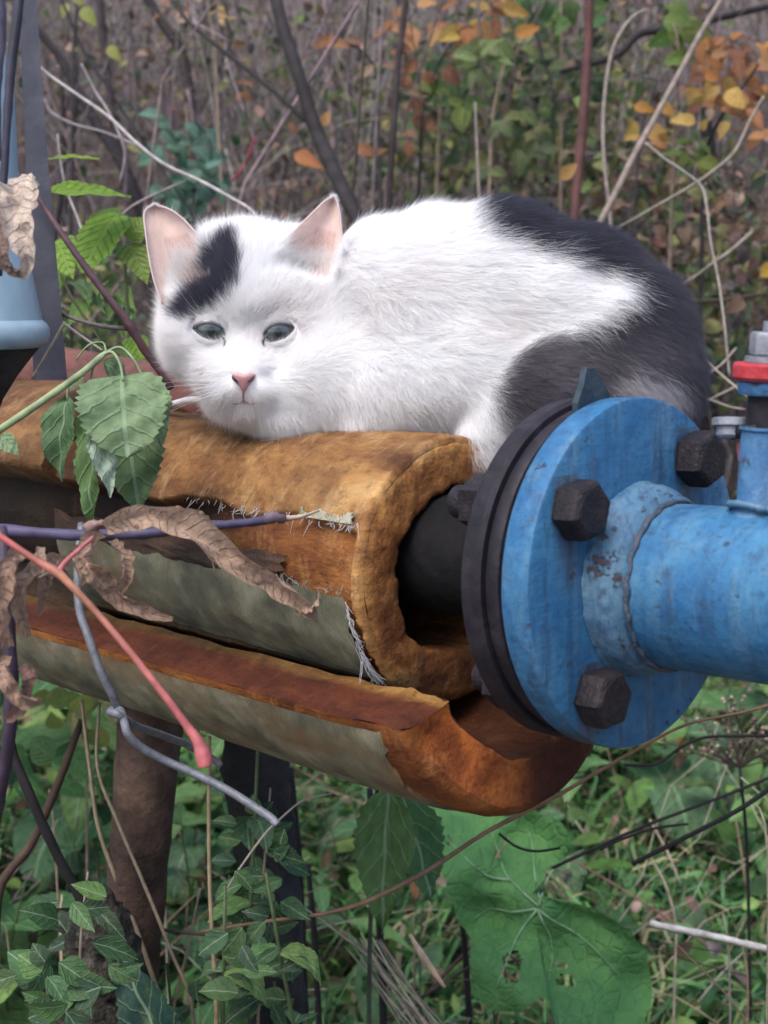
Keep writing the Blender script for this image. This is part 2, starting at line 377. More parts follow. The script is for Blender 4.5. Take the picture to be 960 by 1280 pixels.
MAT['nettle'] = mat_leaf('nettle_leaf', (0.30, 0.42, 0.27), 0.45, 5, 0.3, 0.65, (0.10, 0.15, 0.05), 0.0005)
MAT['lime'] = mat_leaf('lime_leaf', (0.3, 0.45, 0.1), 0.3, 7, 0.5, 0.5)
MAT['dry'] = mat_leaf('dry_leaf', (0.30, 0.17, 0.12), 0.45, 8, 0.15, 0.75, (0.14, 0.075, 0.055), 0.002)
MAT['dry_ribbon'] = mat_leaf('dry_curled_leaf', (0.46, 0.33, 0.24), 0.35, 3, 0.3, 0.75, (0.20, 0.125, 0.085), 0.0008)
MAT['orange'] = mat_leaf('autumn_leaf', (0.5, 0.24, 0.09), 0.4, 6, 0.45, 0.6, (0.40, 0.25, 0.05))
MAT['burdock'] = mat_leaf('burdock_leaf', (0.26, 0.42, 0.22), 0.4, 5, 0.25, 0.65, None, 0.0015)
MAT['grass'] = mat_tinted('grass_blade', 0.5, 0.3, 25, 0.3)
MAT['fray'] = mat_tinted('frayed_fibre', 0.7, 0.1, 50)

# ================================================================== the flanged pipe
root = thing('flanged_pipe', OO, 'bright blue steel pipe with a bolted blue and black flange joint beside the cat', 'pipe')
root.matrix_world = MP; root.matrix_basis = MP
MPi = MP.inverted()
def lobj(g, name, mat, parent=root, smooth=True):        # geometry given in the pipe frame
    o = bpy.data.objects.new(name, g.mesh(name, mat, smooth)); C.objects.link(o); o.parent = parent; return o
def flange_profile(x0, x1, r_in, r, ch=0.0022):
    return [(x0, r_in), (x0, r-ch), (x0+ch*0.3, r-ch*0.3), (x0+ch, r), (x1-ch, r), (x1-ch*0.3, r-ch*0.3), (x1, r-ch), (x1, r_in)]
def sharp(o, ang=35):
    me = o.data
    me.update(); me.polygons.foreach_set('use_smooth', [True]*len(me.polygons))
    try: me.set_sharp_from_angle(angle=R(ang))
    except Exception: pass
    return o
g = Geo(); lathe(g, flange_profile(-0.018, 0.0, 0.030, 0.0925), 128)
g2 = lobj(g, 'blue_flange', MAT['blue']); sharp(g2)
g = Geo(); lathe(g, flange_profile(-0.032, -0.0225, 0.030, 0.0885), 128); lathe(g, [(-0.047, 0.04), (-0.047, 0.087), (-0.0455, 0.0905), (-0.043, 0.0925), (-0.0345, 0.0925), (-0.0322, 0.0905), (-0.0322, 0.04)], 128)
lathe(g, [(-0.056, 0.040), (-0.054, 0.045), (-0.047, 0.052)], 64)
sharp(lobj(g, 'black_flange', MAT['black']))
g = Geo(); lathe(g, [(-0.0224, 0.03), (-0.0224, 0.080), (-0.0182, 0.080), (-0.0182, 0.03)], 96)
lobj(g, 'gasket', MAT['gasket'])
# the gasket's pointed tab, standing up between the flanges
a0 = R(99); g = Geo()
out = [(-0.0135, 0.084), (-0.0145, 0.094), (-0.006, 0.1085), (0.001, 0.1100), (0.0065, 0.102), (0.0125, 0.094), (0.0135, 0.084)]
V = []
for x in (-0.0222, -0.0184):
    for (w, r) in out:
        V.append((x - 0.0005*math.sin(r*300), r*math.cos(a0)-w*math.sin(a0), r*math.sin(a0)+w*math.cos(a0)))
n = len(out)
g.add(V, [[k, k+1, n+k+1, n+k] for k in range(n-1)]).add(V, [[0, k, k+1] for k in range(1, n-1)]).add(V, [[n, n+k+1, n+k] for k in range(1, n-1)])
lobj(g, 'gasket_tab', MAT['gasket'], smooth=False)
# blue pipe, welding collar, weld
g = Geo(); lathe(g, [(0.001, 0.030), (0.001, 0.041), (0.012, 0.0425)] + [(x, 0.0425) for x in np.linspace(0.02, 0.42, 12)], 96, Matrix.Translation((0, 0, -0.0045))); sharp(lobj(g, 'blue_pipe', MAT['bluepipe']))
g = Geo(); xs = np.linspace(0, 1, 14)
th = np.arange(120)/120*2*np.pi
V = []
for x in xs:
    r0 = 0.0515 - 0.006*x**0.8 + 0.0016*math.sin(math.pi*x)
    for t in th: V.append((0.0005+0.015*x, (r0+0.0008*vnoise(np.array([x*5, math.cos(t)*9, math.sin(t)*9])))*math.cos(t), (r0+0.0008*vnoise(np.array([x*5, math.cos(t)*9, math.sin(t)*9])))*math.sin(t)-0.003))
i = np.arange(13)[:, None]*120; j = np.arange(120)[None]; g.add(V, np.stack([i+j, i+(j+1) % 120, i+120+(j+1) % 120, i+120+j], -1).reshape(-1, 4)[:, ::-1])
lathe(g, [(0.0155, 0.0462), (0.019, 0.041)], 96, Matrix.Translation((0, 0, -0.0035)))
lobj(g, 'weld_collar', MAT['weld'])
g = Geo(); pts = [(0.0215+0.0006*math.sin(t*23), 0.0433*math.cos(t), 0.0433*math.sin(t)-0.0045) for t in np.linspace(0, 2*math.pi, 97)]
add_tube(g, np.array(pts), [0.0015*(1+0.25*vnoise(np.array([k*.35, 0., 0.]))) for k in range(97)], 8, 0, lump=0.12); lobj(g, 'weld_bead', MAT['weldbead'])
# dark inner pipe behind the black flange, running inside the insulation
g = Geo(); lathe(g, [(-0.05, 0.036)] + [(-x, 0.036) for x in np.linspace(0.06, 0.6, 12)], 64)
lobj(g, 'inner_pipe', MAT['mattblack'])
# bolts
def hexprism(g, x0, x1, af, M, ch=0.0018, rot=0.0):
    rc = af/math.sqrt(3)
    def ring(x, r, n=6, rr=rot): return [(x, r*math.cos(rr+k*math.pi/3), r*math.sin(rr+k*math.pi/3)) for k in range(6)]
    V = ring(x0, rc*0.93)+ring(x0+ch*0.6, rc)+ring(x1-ch, rc)+ring(x1-ch*0.35, rc*0.95)+ring(x1, rc*0.84)+[(x1, 0, 0), (x0, 0, 0)]
    F = []
    for a in range(4):
        for k in range(6): F.append([a*6+k, a*6+(k+1) % 6, a*6+6+(k+1) % 6, a*6+6+k][::-1])
    V = (np.array(M)[:3, :3] @ np.array(V).T).T+np.array(M)[:3, 3]
    kk = g.n; g.add(V, F)
    g.F.append(np.array([[24+(k+1) % 6, 24+k, 30] for k in range(6)])+kk); g.M.append(np.zeros(6, int))
    g.F.append(np.array([[k, (k+1) % 6, 31] for k in range(6)])+kk); g.M.append(np.zeros(6, int))
for k, (ad, rot) in enumerate(((52, 0.35), (146, 0.2), (231, 0.05), (326, 0.5))):
    a = R(ad); M = Matrix.Translation((0, 0.0725*math.cos(a), 0.0725*math.sin(a)))
    bg = Geo(); lathe(bg, [(-0.075, 0), (-0.075, 0.0075), (-0.0735, 0.009), (0.0, 0.009)], 20, M)
    bolt = lobj(bg, 'bolt', MAT['bolt']); sharp(bolt)
    hg = Geo(); hexprism(hg, 0.0004, 0.0160, 0.0268, M, 0.0034, rot=rot); lathe(hg, [(0.0163, 0), (0.0163, 0.0108), (0.0152, 0.0122)], 20, M); o = lobj(hg, 'bolt_head', MAT['bolt'], bolt, False)
    ng = Geo(); hexprism(ng, -0.062, -0.0475, 0.0275, M, rot=rot+0.3); lobj(ng, 'nut', MAT['bolt'], bolt, False)
# riser with its stack of washers and the hex nut on top
up = EM @ np.array([0.02, 0.0, 1.0]); up = unit(up)
base = np.array([0.0700, 0.0, 0.030])
Mr = Matrix((( *unit(np.cross(up, [0, 1, 0])), 0), (0, 0, 0, 0), (0, 0, 0, 0), (0, 0, 0, 1)))
def axis_mat(o, ax):           # lathe's X axis along ax, from o
    ax = unit(ax); s = unit(np.cross(ax, [0.1, 1, 0.05])); t = np.cross(ax, s)
    return Matrix(((ax[0], s[0], t[0], o[0]), (ax[1], s[1], t[1], o[1]), (ax[2], s[2], t[2], o[2]), (0, 0, 0, 1)))
Mr = axis_mat(base, up)
g = Geo(); lathe(g, [(0, 0.0165), (0.006, 0.0145), (0.010, 0.0118), (0.046, 0.0118), (0.047, 0.013), (0.0485, 0.013)], 40, Mr); sharp(lobj(g, 'riser', MAT['blue2']))
g = Geo(); th = np.linspace(0, 2*math.pi, 41); add_tube(g, (np.array(Mr)[:3, :3] @ np.array([(0.0088+0.0028*math.sin(t)**2, 0.0148*math.cos(t), 0.0148*math.sin(t)) for t in th]).T).T + base, 0.0021, 6, lump=0.12); lobj(g, 'riser_weld', MAT['weld'])
g = Geo(); lathe(g, [(0.0485, 0.0), (0.0485, 0.0098), (0.064, 0.0098), (0.064, 0)], 32, Mr); sharp(lobj(g, 'stem', MAT['black']))
g = Geo(); lathe(g, [(0.0635, 0), (0.0635, 0.0138), (0.065, 0.0146), (0.0692, 0.0146), (0.070, 0.0138), (0.070, 0)], 40, Mr); sharp(lobj(g, 'blue_collar', MAT['blue2']))
g = Geo(); lathe(g, [(0.0702, 0), (0.0702, 0.0158), (0.072, 0.0175), (0.0775, 0.0175), (0.0788, 0.0163), (0.0788, 0)], 48, Mr); sharp(lobj(g, 'red_washer', MAT['red']))
g = Geo(); lathe(g, [(0.079, 0), (0.079, 0.0122), (0.0818, 0.0122), (0.0818, 0)], 40, Mr)
hexprism(g, 0.082, 0.0935, 0.0185, Mr, rot=0.4); lathe(g, [(0.0937, 0), (0.0937, 0.0045), (0.0985, 0.0045), (0.0985, 0)], 20, Mr); sharp(lobj(g, 'top_nut', MAT['zinc']), 25)
# small side plug on the riser's left and a scrap of faded red cord
q = pf(P(913, 548, 0.665)); q2 = pf(P(914, 524, 0.665))
g = Geo(); lathe(g, [(0, 0), (0, 0.0055), (0.0015, 0.007), (0.0055, 0.007), (0.0062, 0.0092), (0.0095, 0.0092), (0.0100, 0.0085), (0.0100, 0)], 28, axis_mat(q, q2-q)); sharp(lobj(g, 'side_plug', MAT['zinc']))
g = Geo(); add_tube(g, np.array([pf(P(916, 541, 0.664)), pf(P(935, 538, 0.655)), pf(P(950, 536, 0.648))]), 0.0035, 10); lobj(g, 'plug_pipe', MAT['black'])
g = Geo(); add_tube(g, np.array([pf(P(925, 550, 0.667)), pf(P(929, 572, 0.668)), pf(P(934, 592, 0.669)), pf(P(931, 600, 0.669))]), [0.002, 0.0028, 0.003, 0.002], 8, 4, lump=0.1); lobj(g, 'red_cord', MAT['redcloth'])

# ================================================================== insulation
def tilt(t): return 0.045*np.maximum(t-0.134, 0)
def cyl_pt(t, th, rad, cz=-0.01, cyy=0.0): return np.stack([-t, rad*np.cos(th)+cyy, rad*np.sin(th)+cz+tilt(t)], -1)
ins = thing('pipe_insulation', OO, 'crumbling ochre foam insulation shells round the pipe under the white cat', 'insulation')
ins.matrix_basis = MP; ins.matrix_world = MP
# recess (where the wrapping has torn away) bounded by angles on the near side
t_arr = np.concatenate([np.linspace(0.134, 0.20, 60), np.linspace(0.2, 0.465, 120)[1:]])
nth = 420; th = np.linspace(0, 2*np.pi, nth, endpoint=False)
T, TH = np.meshgrid(t_arr, th, indexing='ij'); D = np.degrees(TH)
nn = fbm(np.stack([T*30, np.cos(TH)*2.2, np.sin(TH)*2.2], -1), 1, 4)
n_f = fbm(np.stack([T*120, np.cos(TH)*9, np.sin(TH)*9], -1), 5, 4)
top_edge = 154.5 + 2.0*nn*2 + 1.5*np.sin(T*60); 
bot_edge = 232.0
t0 = 0.1385+0.0035*n_f
ins_mask = (D > top_edge) & (D < bot_edge) & (T > t0)
sm = np.clip((D-top_edge)/2.5, 0, 1)*np.clip((bot_edge-D)/6, 0, 1)*np.clip((T-t0)/0.003, 0, 1)
depth_r = 0.0055 + 0.016*np.clip((T-0.24)/0.12, 0, 1) + 0.003*nn*(T > 0.15)
RR = 0.080 + 0.0016*nn + 0.0006*n_f - sm*depth_r
# rounded, bulging end towards the flange
e = np.clip((T-0.134)/0.008, 0, 1); RR = RR - 0.0045*(1-np.sqrt(np.clip(1-(1-e)**2, 0, 1)))
tt = np.ones(T.shape+(3,))*np.array([1.0, 0.95, 0.9])
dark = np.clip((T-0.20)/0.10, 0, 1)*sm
tt = tt*(1-0.9*dark[..., None])                       # shade deep in the gap, put into the tint
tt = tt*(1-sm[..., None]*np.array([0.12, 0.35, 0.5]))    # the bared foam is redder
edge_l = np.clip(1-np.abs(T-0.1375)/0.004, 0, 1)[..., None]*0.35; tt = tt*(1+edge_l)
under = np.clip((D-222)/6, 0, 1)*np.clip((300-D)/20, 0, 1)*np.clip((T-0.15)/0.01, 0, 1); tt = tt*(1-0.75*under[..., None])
stain = np.clip(fbm(np.stack([T*16, np.cos(TH)*2, np.sin(TH)*2], -1), 12, 4)*2.2+0.1+1.2*np.clip((T-0.3)/0.2, 0, 1), 0, 1)[..., None]*(D < 160)[..., None]
tt = tt*(1-stain*np.array([0.50, 0.55, 0.6]))
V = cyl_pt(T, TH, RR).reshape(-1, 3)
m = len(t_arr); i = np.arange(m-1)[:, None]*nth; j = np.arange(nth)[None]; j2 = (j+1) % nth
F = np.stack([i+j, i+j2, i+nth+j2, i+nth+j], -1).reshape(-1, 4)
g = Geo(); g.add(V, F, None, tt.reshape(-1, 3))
# end face: annulus from the outer edge in to the irregular hole
nr = 14; ang = th
hole = 0.0485 + 0.004*vnoise(np.stack([np.cos(ang)*1.6, np.sin(ang)*1.6, np.zeros(nth)], -1), 4) + 0.0022*np.round(2*np.sin(ang*5+1))/2*0.6 + 0.0008*np.sin(ang*17)
ks = np.linspace(0, 1, nr)
RRo = RR[0]
rad = RRo[None]*(1-ks[:, None]) + hole[None]*ks[:, None]
off = -0.0018*np.sin(np.pi*np.clip(ks, 0, 1))[:, None]**0.5 + 0.0022*fbm(np.stack([rad*60, np.cos(ang)[None]*3*np.ones((nr, 1)), np.sin(ang)[None]*3*np.ones((nr, 1))], -1), 9, 3)
xx = -(t_arr[0] + off*1.0)
Va = np.stack([xx, rad*np.cos(ang), rad*np.sin(ang)-0.01], -1)
Vb = Va[-1].copy(); Vb[:, 0] = -0.16; Vc = Vb.copy(); Vc[:, 0] = -0.30
VV = np.concatenate([Va.reshape(-1, 3), Vb, Vc]); mm = nr+2; i = np.arange(mm-1)[:, None]*nth
FF = np.stack([i+j, i+j2, i+nth+j2, i+nth+j], -1).reshape(-1, 4)[:, ::-1]
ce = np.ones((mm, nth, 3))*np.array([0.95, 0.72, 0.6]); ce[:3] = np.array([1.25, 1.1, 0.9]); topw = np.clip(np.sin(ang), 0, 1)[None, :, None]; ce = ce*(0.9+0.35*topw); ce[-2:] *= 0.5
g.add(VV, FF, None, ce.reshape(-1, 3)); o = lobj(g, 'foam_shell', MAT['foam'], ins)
# the older, thicker shell farther left
t2 = np.linspace(0.468, 1.5, 90); T2, TH2 = np.meshgrid(t2, th[::3], indexing='ij'); n2 = 140
nb = fbm(np.stack([T2*20, np.cos(TH2)*2.2, np.sin(TH2)*2.2], -1), 21, 4); D2 = np.degrees(TH2)
s2 = np.clip((D2-154)/3, 0, 1)*np.clip((236-D2)/5, 0, 1)
R2 = 0.096+0.0025*nb - s2*0.034; R2[0] -= 0.004
V = cyl_pt(T2, TH2, R2).reshape(-1, 3); i = np.arange(89)[:, None]*n2; j = np.arange(n2)[None]
c2 = (np.array([0.8, 0.75, 0.7])*(1-0.5*np.clip(nb*2+0.3, 0, 1)[..., None]))*(1-0.92*np.clip(s2*1.5, 0, 1)[..., None])*(1-0.6*np.clip((D2-228)/8, 0, 1)[..., None])  # shade of the gap put into the tint; underside darkened too
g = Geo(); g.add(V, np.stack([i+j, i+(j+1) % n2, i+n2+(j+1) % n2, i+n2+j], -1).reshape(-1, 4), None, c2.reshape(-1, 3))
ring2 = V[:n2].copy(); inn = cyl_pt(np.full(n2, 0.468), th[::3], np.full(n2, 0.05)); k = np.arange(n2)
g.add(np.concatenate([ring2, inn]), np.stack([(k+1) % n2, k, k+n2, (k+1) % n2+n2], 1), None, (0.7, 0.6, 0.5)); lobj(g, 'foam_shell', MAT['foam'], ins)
# lower half shell, hanging loose: outer radius 0.09, inner 0.065
def lower(t0_, t1_, nt=90):
    a0_, a1_ = R(195), R(345); na = 60
    ts = np.concatenate([np.linspace(t0_, t0_+0.05, 30), np.linspace(t0_+0.05, t1_, nt-29)[1:]]); an = np.linspace(a0_, a1_, na)
    Tt, A = np.meshgrid(ts, an, indexing='ij')
    nz = fbm(np.stack([Tt*30, np.cos(A)*2.5, np.sin(A)*2.5], -1), 31, 4); nf2 = fbm(np.stack([Tt*110, np.cos(A)*9, np.sin(A)*9], -1), 37, 3)
    skew = 0.012*np.clip((np.degrees(A)-203)/30, 0, 1)
    def surf(rad, extra): 
        tt_ = Tt + (0.010 - skew)*np.clip(1-(Tt-t0_)/0.02, 0, 1) + extra*np.clip(1-(Tt-t0_)/0.01, 0, 1)
        return np.stack([-tt_, rad*np.cos(A)-0.01, rad*np.sin(A)-0.055+tilt(Tt)*0.55], -1)
    e_ = np.clip((Tt-t0_)/0.014, 0, 1); rnd = 0.008*(1-np.sqrt(np.clip(1-(1-e_)**2, 0, 1)))
    Ro = 0.0905+0.0022*nz+0.0007*nf2-rnd; Ri = 0.053+0.003*nz+0.001*nf2+rnd*0.4
    Vo = surf(Ro, 0.0); Vi = surf(Ri, 0.0)
    return ts, an, Vo, Vi, nz
ts, an, Vo, Vi, nz = lower(0.072, 1.2)
nt_, na = len(ts), len(an)
g = Geo(); ones = np.ones((nt_, na, 3))
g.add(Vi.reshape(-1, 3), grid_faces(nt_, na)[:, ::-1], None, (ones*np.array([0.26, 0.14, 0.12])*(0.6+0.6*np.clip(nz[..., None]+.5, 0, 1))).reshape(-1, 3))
# outer: foam near the end, then cloth
cloth_t = 0.105
iso = ts < 0.125
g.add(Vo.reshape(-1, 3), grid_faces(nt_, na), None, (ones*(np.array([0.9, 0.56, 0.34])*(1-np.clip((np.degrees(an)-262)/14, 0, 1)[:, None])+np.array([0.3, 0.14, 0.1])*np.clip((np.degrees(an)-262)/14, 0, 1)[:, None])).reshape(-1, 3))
# near-side cut edge, with a ragged pale lip inside
nb_ = 8; w = np.linspace(0, 1, nb_)[None, :, None]
E0 = Vo[:, :1]*(1-w)+Vi[:, :1]*w
E0[:, :, 2] += 0.0025*fbm(np.stack([np.repeat(ts[:, None]*60, nb_, 1), np.repeat(w[0, :, 0][None]*3, nt_, 0), np.zeros((nt_, nb_))], -1), 41, 3)
E0[:, -2:, 2] += 0.004*np.clip(fbm(np.stack([ts*70, ts*0, ts*0], -1), 43, 3), 0, 1)[:, None]
ec = np.ones((nt_, nb_, 3))*np.array([0.30, 0.13, 0.10]); ec[:, -2:] = np.array([0.75, 0.68, 0.45])*(1-0.6*np.clip((ts-0.16)/0.1, 0, 1))[:, None, None]
g.add(E0.reshape(-1, 3), grid_faces(nt_, nb_)[:, ::-1], None, ec.reshape(-1, 3))
g.add(np.concatenate([Vo[:, -1], Vi[:, -1]]), [[k, k+1, nt_+k+1, nt_+k] for k in range(nt_-1)], None, (0.6, 0.4, 0.3))
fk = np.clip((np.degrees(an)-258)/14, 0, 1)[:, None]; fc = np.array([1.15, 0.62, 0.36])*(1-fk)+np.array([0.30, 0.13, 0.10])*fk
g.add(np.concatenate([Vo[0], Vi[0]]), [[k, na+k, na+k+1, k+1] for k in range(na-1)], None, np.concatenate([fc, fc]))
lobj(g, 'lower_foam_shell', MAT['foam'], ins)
# cloth wrapping over the lower shell (starts a little back from the end, ragged)
jj = slice(1, 40)
st = np.searchsorted(ts, 0.104)
Vc = Vo[st:, jj].copy(); ctr = np.stack([Vc[..., 0], np.full(Vc.shape[:2], -0.01), -0.055+tilt(-Vc[..., 0])*0.55], -1)
dirn = (Vc-ctr); dirn /= np.linalg.norm(dirn, axis=-1, keepdims=True)
Vc += dirn*0.0016
rag = 0.006*fbm(np.stack([np.linspace(0, 14, Vc.shape[1]), np.zeros(Vc.shape[1]), np.zeros(Vc.shape[1])], -1), 51, 4); Vc[0, :, 0] += rag + 0.0; Vc[0] -= dirn[0]*0.0022
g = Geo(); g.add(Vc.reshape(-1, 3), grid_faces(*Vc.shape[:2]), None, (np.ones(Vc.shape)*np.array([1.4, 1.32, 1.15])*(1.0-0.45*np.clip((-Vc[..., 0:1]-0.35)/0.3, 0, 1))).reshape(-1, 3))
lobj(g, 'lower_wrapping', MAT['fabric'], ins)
# grey cloth strip still hanging on the upper shell, between two tears
def strip(t_a, t_b, d_a, d_b, rad, name, col, n1=80, n2=24, seed=61, rim=0.004):
    a, b = np.meshgrid(np.linspace(0, 1, n1), np.linspace(0, 1, n2), indexing='ij')
    ta = t_a + rim*fbm(np.stack([b*9, b*0, b*0], -1), seed, 4)
    da = d_a + 3.0*fbm(np.stack([a*12, a*0, a*0], -1), seed+1, 4)
    Tt = ta+(t_b-ta)*a; A = np.radians(da+(d_b-da)*b)
    rr = rad+0.0012*fbm(np.stack([a*14, b*4, a*0], -1), seed+2, 3)+0.002*(1-a)**8
    g = Geo(); g.add(cyl_pt(Tt, A, rr).reshape(-1, 3), grid_faces(n1, n2), None, col); return lobj(g, name, MAT['fabric'], ins)
strip(0.146, 0.46, 184, 229, 0.0785, 'torn_wrapping', (1.15, 1.18, 1.08))
strip(0.20, 0.462, 172, 186, 0.0765, 'torn_wrapping', (0.30, 0.14, 0.09), seed=71, rim=0.02)
# frayed fibres along the tears
g = Geo()
def fray(t, d, rad, dt, dd, dr, L, r=0.00020, col=(0.36, 0.36, 0.38)):
    p0 = cyl_pt(np.array(t), np.array(R(d)), rad); v = cyl_pt(np.array(t+dt*0.01), np.array(R(d+dd)), rad+dr)-p0; v = unit(v)
    pts = [p0, p0+v*L*0.5+rng.normal(0, L*0.10, 3), p0+v*L+rng.normal(0, L*0.2, 3)]
    add_tube(g, np.array(pts), [r, r, r*0.35], 4, 3, col, caps=False)
for k in range(60): fray(0.143+0.003*rng.random(), 186+35*rng.random(), 0.0800, -0.6, 6*rng.random()+1, 0.003, 0.003+0.008*rng.random())
for k in range(28): fray(0.145+0.002*rng.random(), 206+18*rng.random(), 0.0805, -0.15, 14, 0.004, 0.008+0.013*rng.random(), 0.0003)
for k in range(60):
    tq = 0.14+0.16*rng.random()**1.5; fray(tq, 153+3*rng.random(), 0.0805, rng.normal(0, 0.6), 3+3*rng.random(), 0.003*rng.random(), 0.003+0.009*rng.random()**2)
for k in range(60): fray(0.15+0.12*rng.random(), 183+2*rng.random(), 0.079, rng.normal(0, .5), -6, 0.003, 0.002+0.006*rng.random(), 0.0002, (0.3, 0.3, 0.25))
for k in range(40): fray(0.1405, 158+26*rng.random(), 0.0775, -0.4, rng.normal(0, 8), 0.002, 0.002+0.004*rng.random(), 0.0002, (0.2, 0.22, 0.12))
fr = lobj(g, 'frayed_threads', MAT['fray'], ins); fr['kind'] = 'stuff'
# pale torn lip of cloth along the upper tear
strip(0.142, 0.19, 151.0, 154.6, 0.0812, 'torn_lip', (2.2, 2.2, 2.3), 50, 6, 81, 0.002)

# ------------------------------------------------------------------ second pipe, white cable, posts, hood
rp = Geo(); pa = pf(P(-60, 452, 1.22)); pb = pf(P(420, 540, 1.06)); add_tube(rp, np.array([fp(pa), fp(pa+(pb-pa)*0.5), fp(pb)]), 0.030, 24, 4, lump=0.004)
o = rp.build('rusty_pipe', MAT['rustpipe']); tag(o, 'rusty red brown pipe lying behind the insulated pipe under the cat chin', 'pipe')
g = Geo(); add_tube(g, [P(204, 512, 1.0), P(209, 508, .985), P(220, 504, .97), P(235, 500, .955), P(250, 500, .95), P(262, 506, .95), P(270, 514, .955), P(274, 524, .965)], [.0024]*8, 12, 5)
o = g.build('white_cable', MAT['whitewire']); tag(o, 'short loop of white cable poking up by the cat chin', 'cable')

# galvanised wire twisted round and hanging below the insulation
wire = thing('steel_wire', P(150, 900, .80), 'grey steel wire bent into a loop hanging below the insulated pipe', 'wire')
g = Geo(); add_tube(g, [P(102, 655, .80), P(99, 690, .79), P(97, 730, .785), P(100, 765, .78), P(112, 800, .775), P(126, 840, .775), P(140, 868, .78), P(147, 884, .785)], .00245, 10, 5); g.build('hanging_strand', MAT['wire'], wire)
g = Geo(); add_tube(g, [P(137, 890, .775), P(146, 893, .770), P(158, 900, .775), P(170, 908, .79), P(200, 918, .83), P(232, 930, .86), P(262, 946, .88), P(276, 956, .885)], .00240, 10, 5); g.build('back_strand', MAT['wire'], wire)
g = Geo(); add_tube(g, [P(138, 888, .79), P(150, 888, .782), P(156, 905, .768), P(160, 918, .765), P(176, 934, .77), P(205, 950, .775), P(245, 968, .775), P(285, 988, .77), P(320, 1010, .765), P(338, 1022, .762), P(347, 1031, .76)], .00245, 10, 5); g.build('front_strand', MAT['wire'], wire)

g = Geo(); add_tube(g, [P(192, 850, 1.05), P(186, 930, 1.05), P(176, 1050, 1.06), P(166, 1180, 1.08), P(158, 1300, 1.1), P(120, 2000, 1.2)], [.0245, .0245, .0235, .022, .022, .022], 24, 4, lump=0.03)
o = g.build('support_post', MAT['post']); tag(o, 'rusty brown post holding up the insulated pipe, below the red leaf stalk', 'post')
g = Geo(); add_tube(g, [P(318, 880, 1.12), P(320, 960, 1.12), P(334, 1060, 1.14), P(340, 1180, 1.13), P(352, 1300, 1.16), P(365, 1950, 1.25)], [.025, .027, .024, .026, .022, .026], 20, 6, lump=0.07)
o = g.build('support_post', MAT['darkpost']); tag(o, 'almost black post under the pipe right of the brown post', 'post')
# mossy rotten stump in front
g = Geo(); add_tube(g, [P(124, 1110, .98), P(124, 1140, .98), P(126, 1180, .99), P(128, 1270, 1.0), P(120, 2350, 1.05)], [.006, .017, .024, .030, .036], 24, 5, lump=0.13)
o = g.build('rotten_stump', MAT['stump']); tag(o, 'rotten blackish stump at the foot of the brown post', 'stump')

# blue grey lamp-like metal hood at the left edge
hood = thing('metal_hood', P(0, 300, .86), 'blue grey metal hood with a rolled rim hanging at the left edge', 'hood')
def vlathe(prof, cx, dep, n=64):      # (py, r_px) pairs about an upright axis at pixel column cx
    g = Geo(); V = []
    th_ = np.arange(n)/n*2*np.pi
    for (py, rpx) in prof:
        c_ = P(cx, py, dep); r_ = rpx/FPX*dep
        for t in th_: V.append(c_+np.array([1.0, 0, 0])*r_*math.cos(t)+np.array([0, 1.0, 0])*r_*math.sin(t))
    m_ = len(prof); i = np.arange(m_-1)[:, None]*n; j = np.arange(n)[None]
    g.add(V, np.stack([i+j, i+(j+1) % n, i+n+(j+1) % n, i+n+j], -1).reshape(-1, 4)); return g
sharp(vlathe([(60, 50), (120, 62), (200, 66), (280, 72), (340, 84), (400, 96)], -46, .86).build('hood_shell', MAT['hood'], hood))
sharp(vlathe([(400, 96), (404, 101), (410, 105), (420, 106), (428, 103), (434, 97), (436, 88)], -46, .86).build('rolled_rim', MAT['hood'], hood))
sharp(vlathe([(436, 92), (446, 84), (470, 66), (500, 48), (512, 44), (512, 0)], -46, .86).build('dark_neck', MAT['darkpost'], hood))
g = Geo()
def board(pts_l, pts_r, dep, th_):
    V = []; 
    for (a, b) in zip(pts_l, pts_r):
        for (q, dd) in ((a, 0), (b, 0), (b, th_), (a, th_)): V.append(P(q[0], q[1], dep+dd))
    F = []
    for k in range(len(pts_l)-1):
        for s in range(4): F.append([k*4+s, k*4+(s+1) % 4, k*4+4+(s+1) % 4, k*4+4+s])
    return V, F
V, F = board([(22, -60), (28, 100), (34, 250), (38, 380), (42, 475)], [(42, -60), (52, 100), (64, 250), (76, 380), (84, 475)], .98, .03)
g.add(V, F); o = g.build('upright_board', MAT['greypost'], smooth=False); tag(o, 'dark blue grey upright board behind the metal hood', 'board')

# ================================================================== the cat
cat = thing('cat', P(560, 545, .86), 'white kitten with dark grey patches crouching on the insulated pipe', 'cat')
def ellip(g, px, py, d, rx, ry, rz, rot=0.0, n=20):
    """ellipsoid: centre by sight line and depth, radii rx, ry in photo pixels at that depth, rz in metres"""
    s = d/FPX; u_ = np.linspace(0, np.pi, n); v_ = np.arange(n*2)/(n*2)*2*np.pi
    U, W = np.meshgrid(u_, v_, indexing='ij')
    x = np.sin(U)*np.cos(W)*rx*s; y = np.cos(U)*ry*s; z = np.sin(U)*np.sin(W)*rz
    c, s_ = math.cos(R(rot)), math.sin(R(rot)); x, y = x*c-y*s_, x*s_+y*c
    V = P(px, py, d)+x[..., None]*CR+y[..., None]*CU+z[..., None]*CF
    i = np.arange(n-1)[:, None]*n*2; j = np.arange(n*2)[None]; j2 = (j+1) % (n*2)
    g.add(V.reshape(-1, 3), np.stack([i+j, i+n*2+j, i+n*2+j2, i+j2], -1).reshape(-1, 4))
g = Geo()
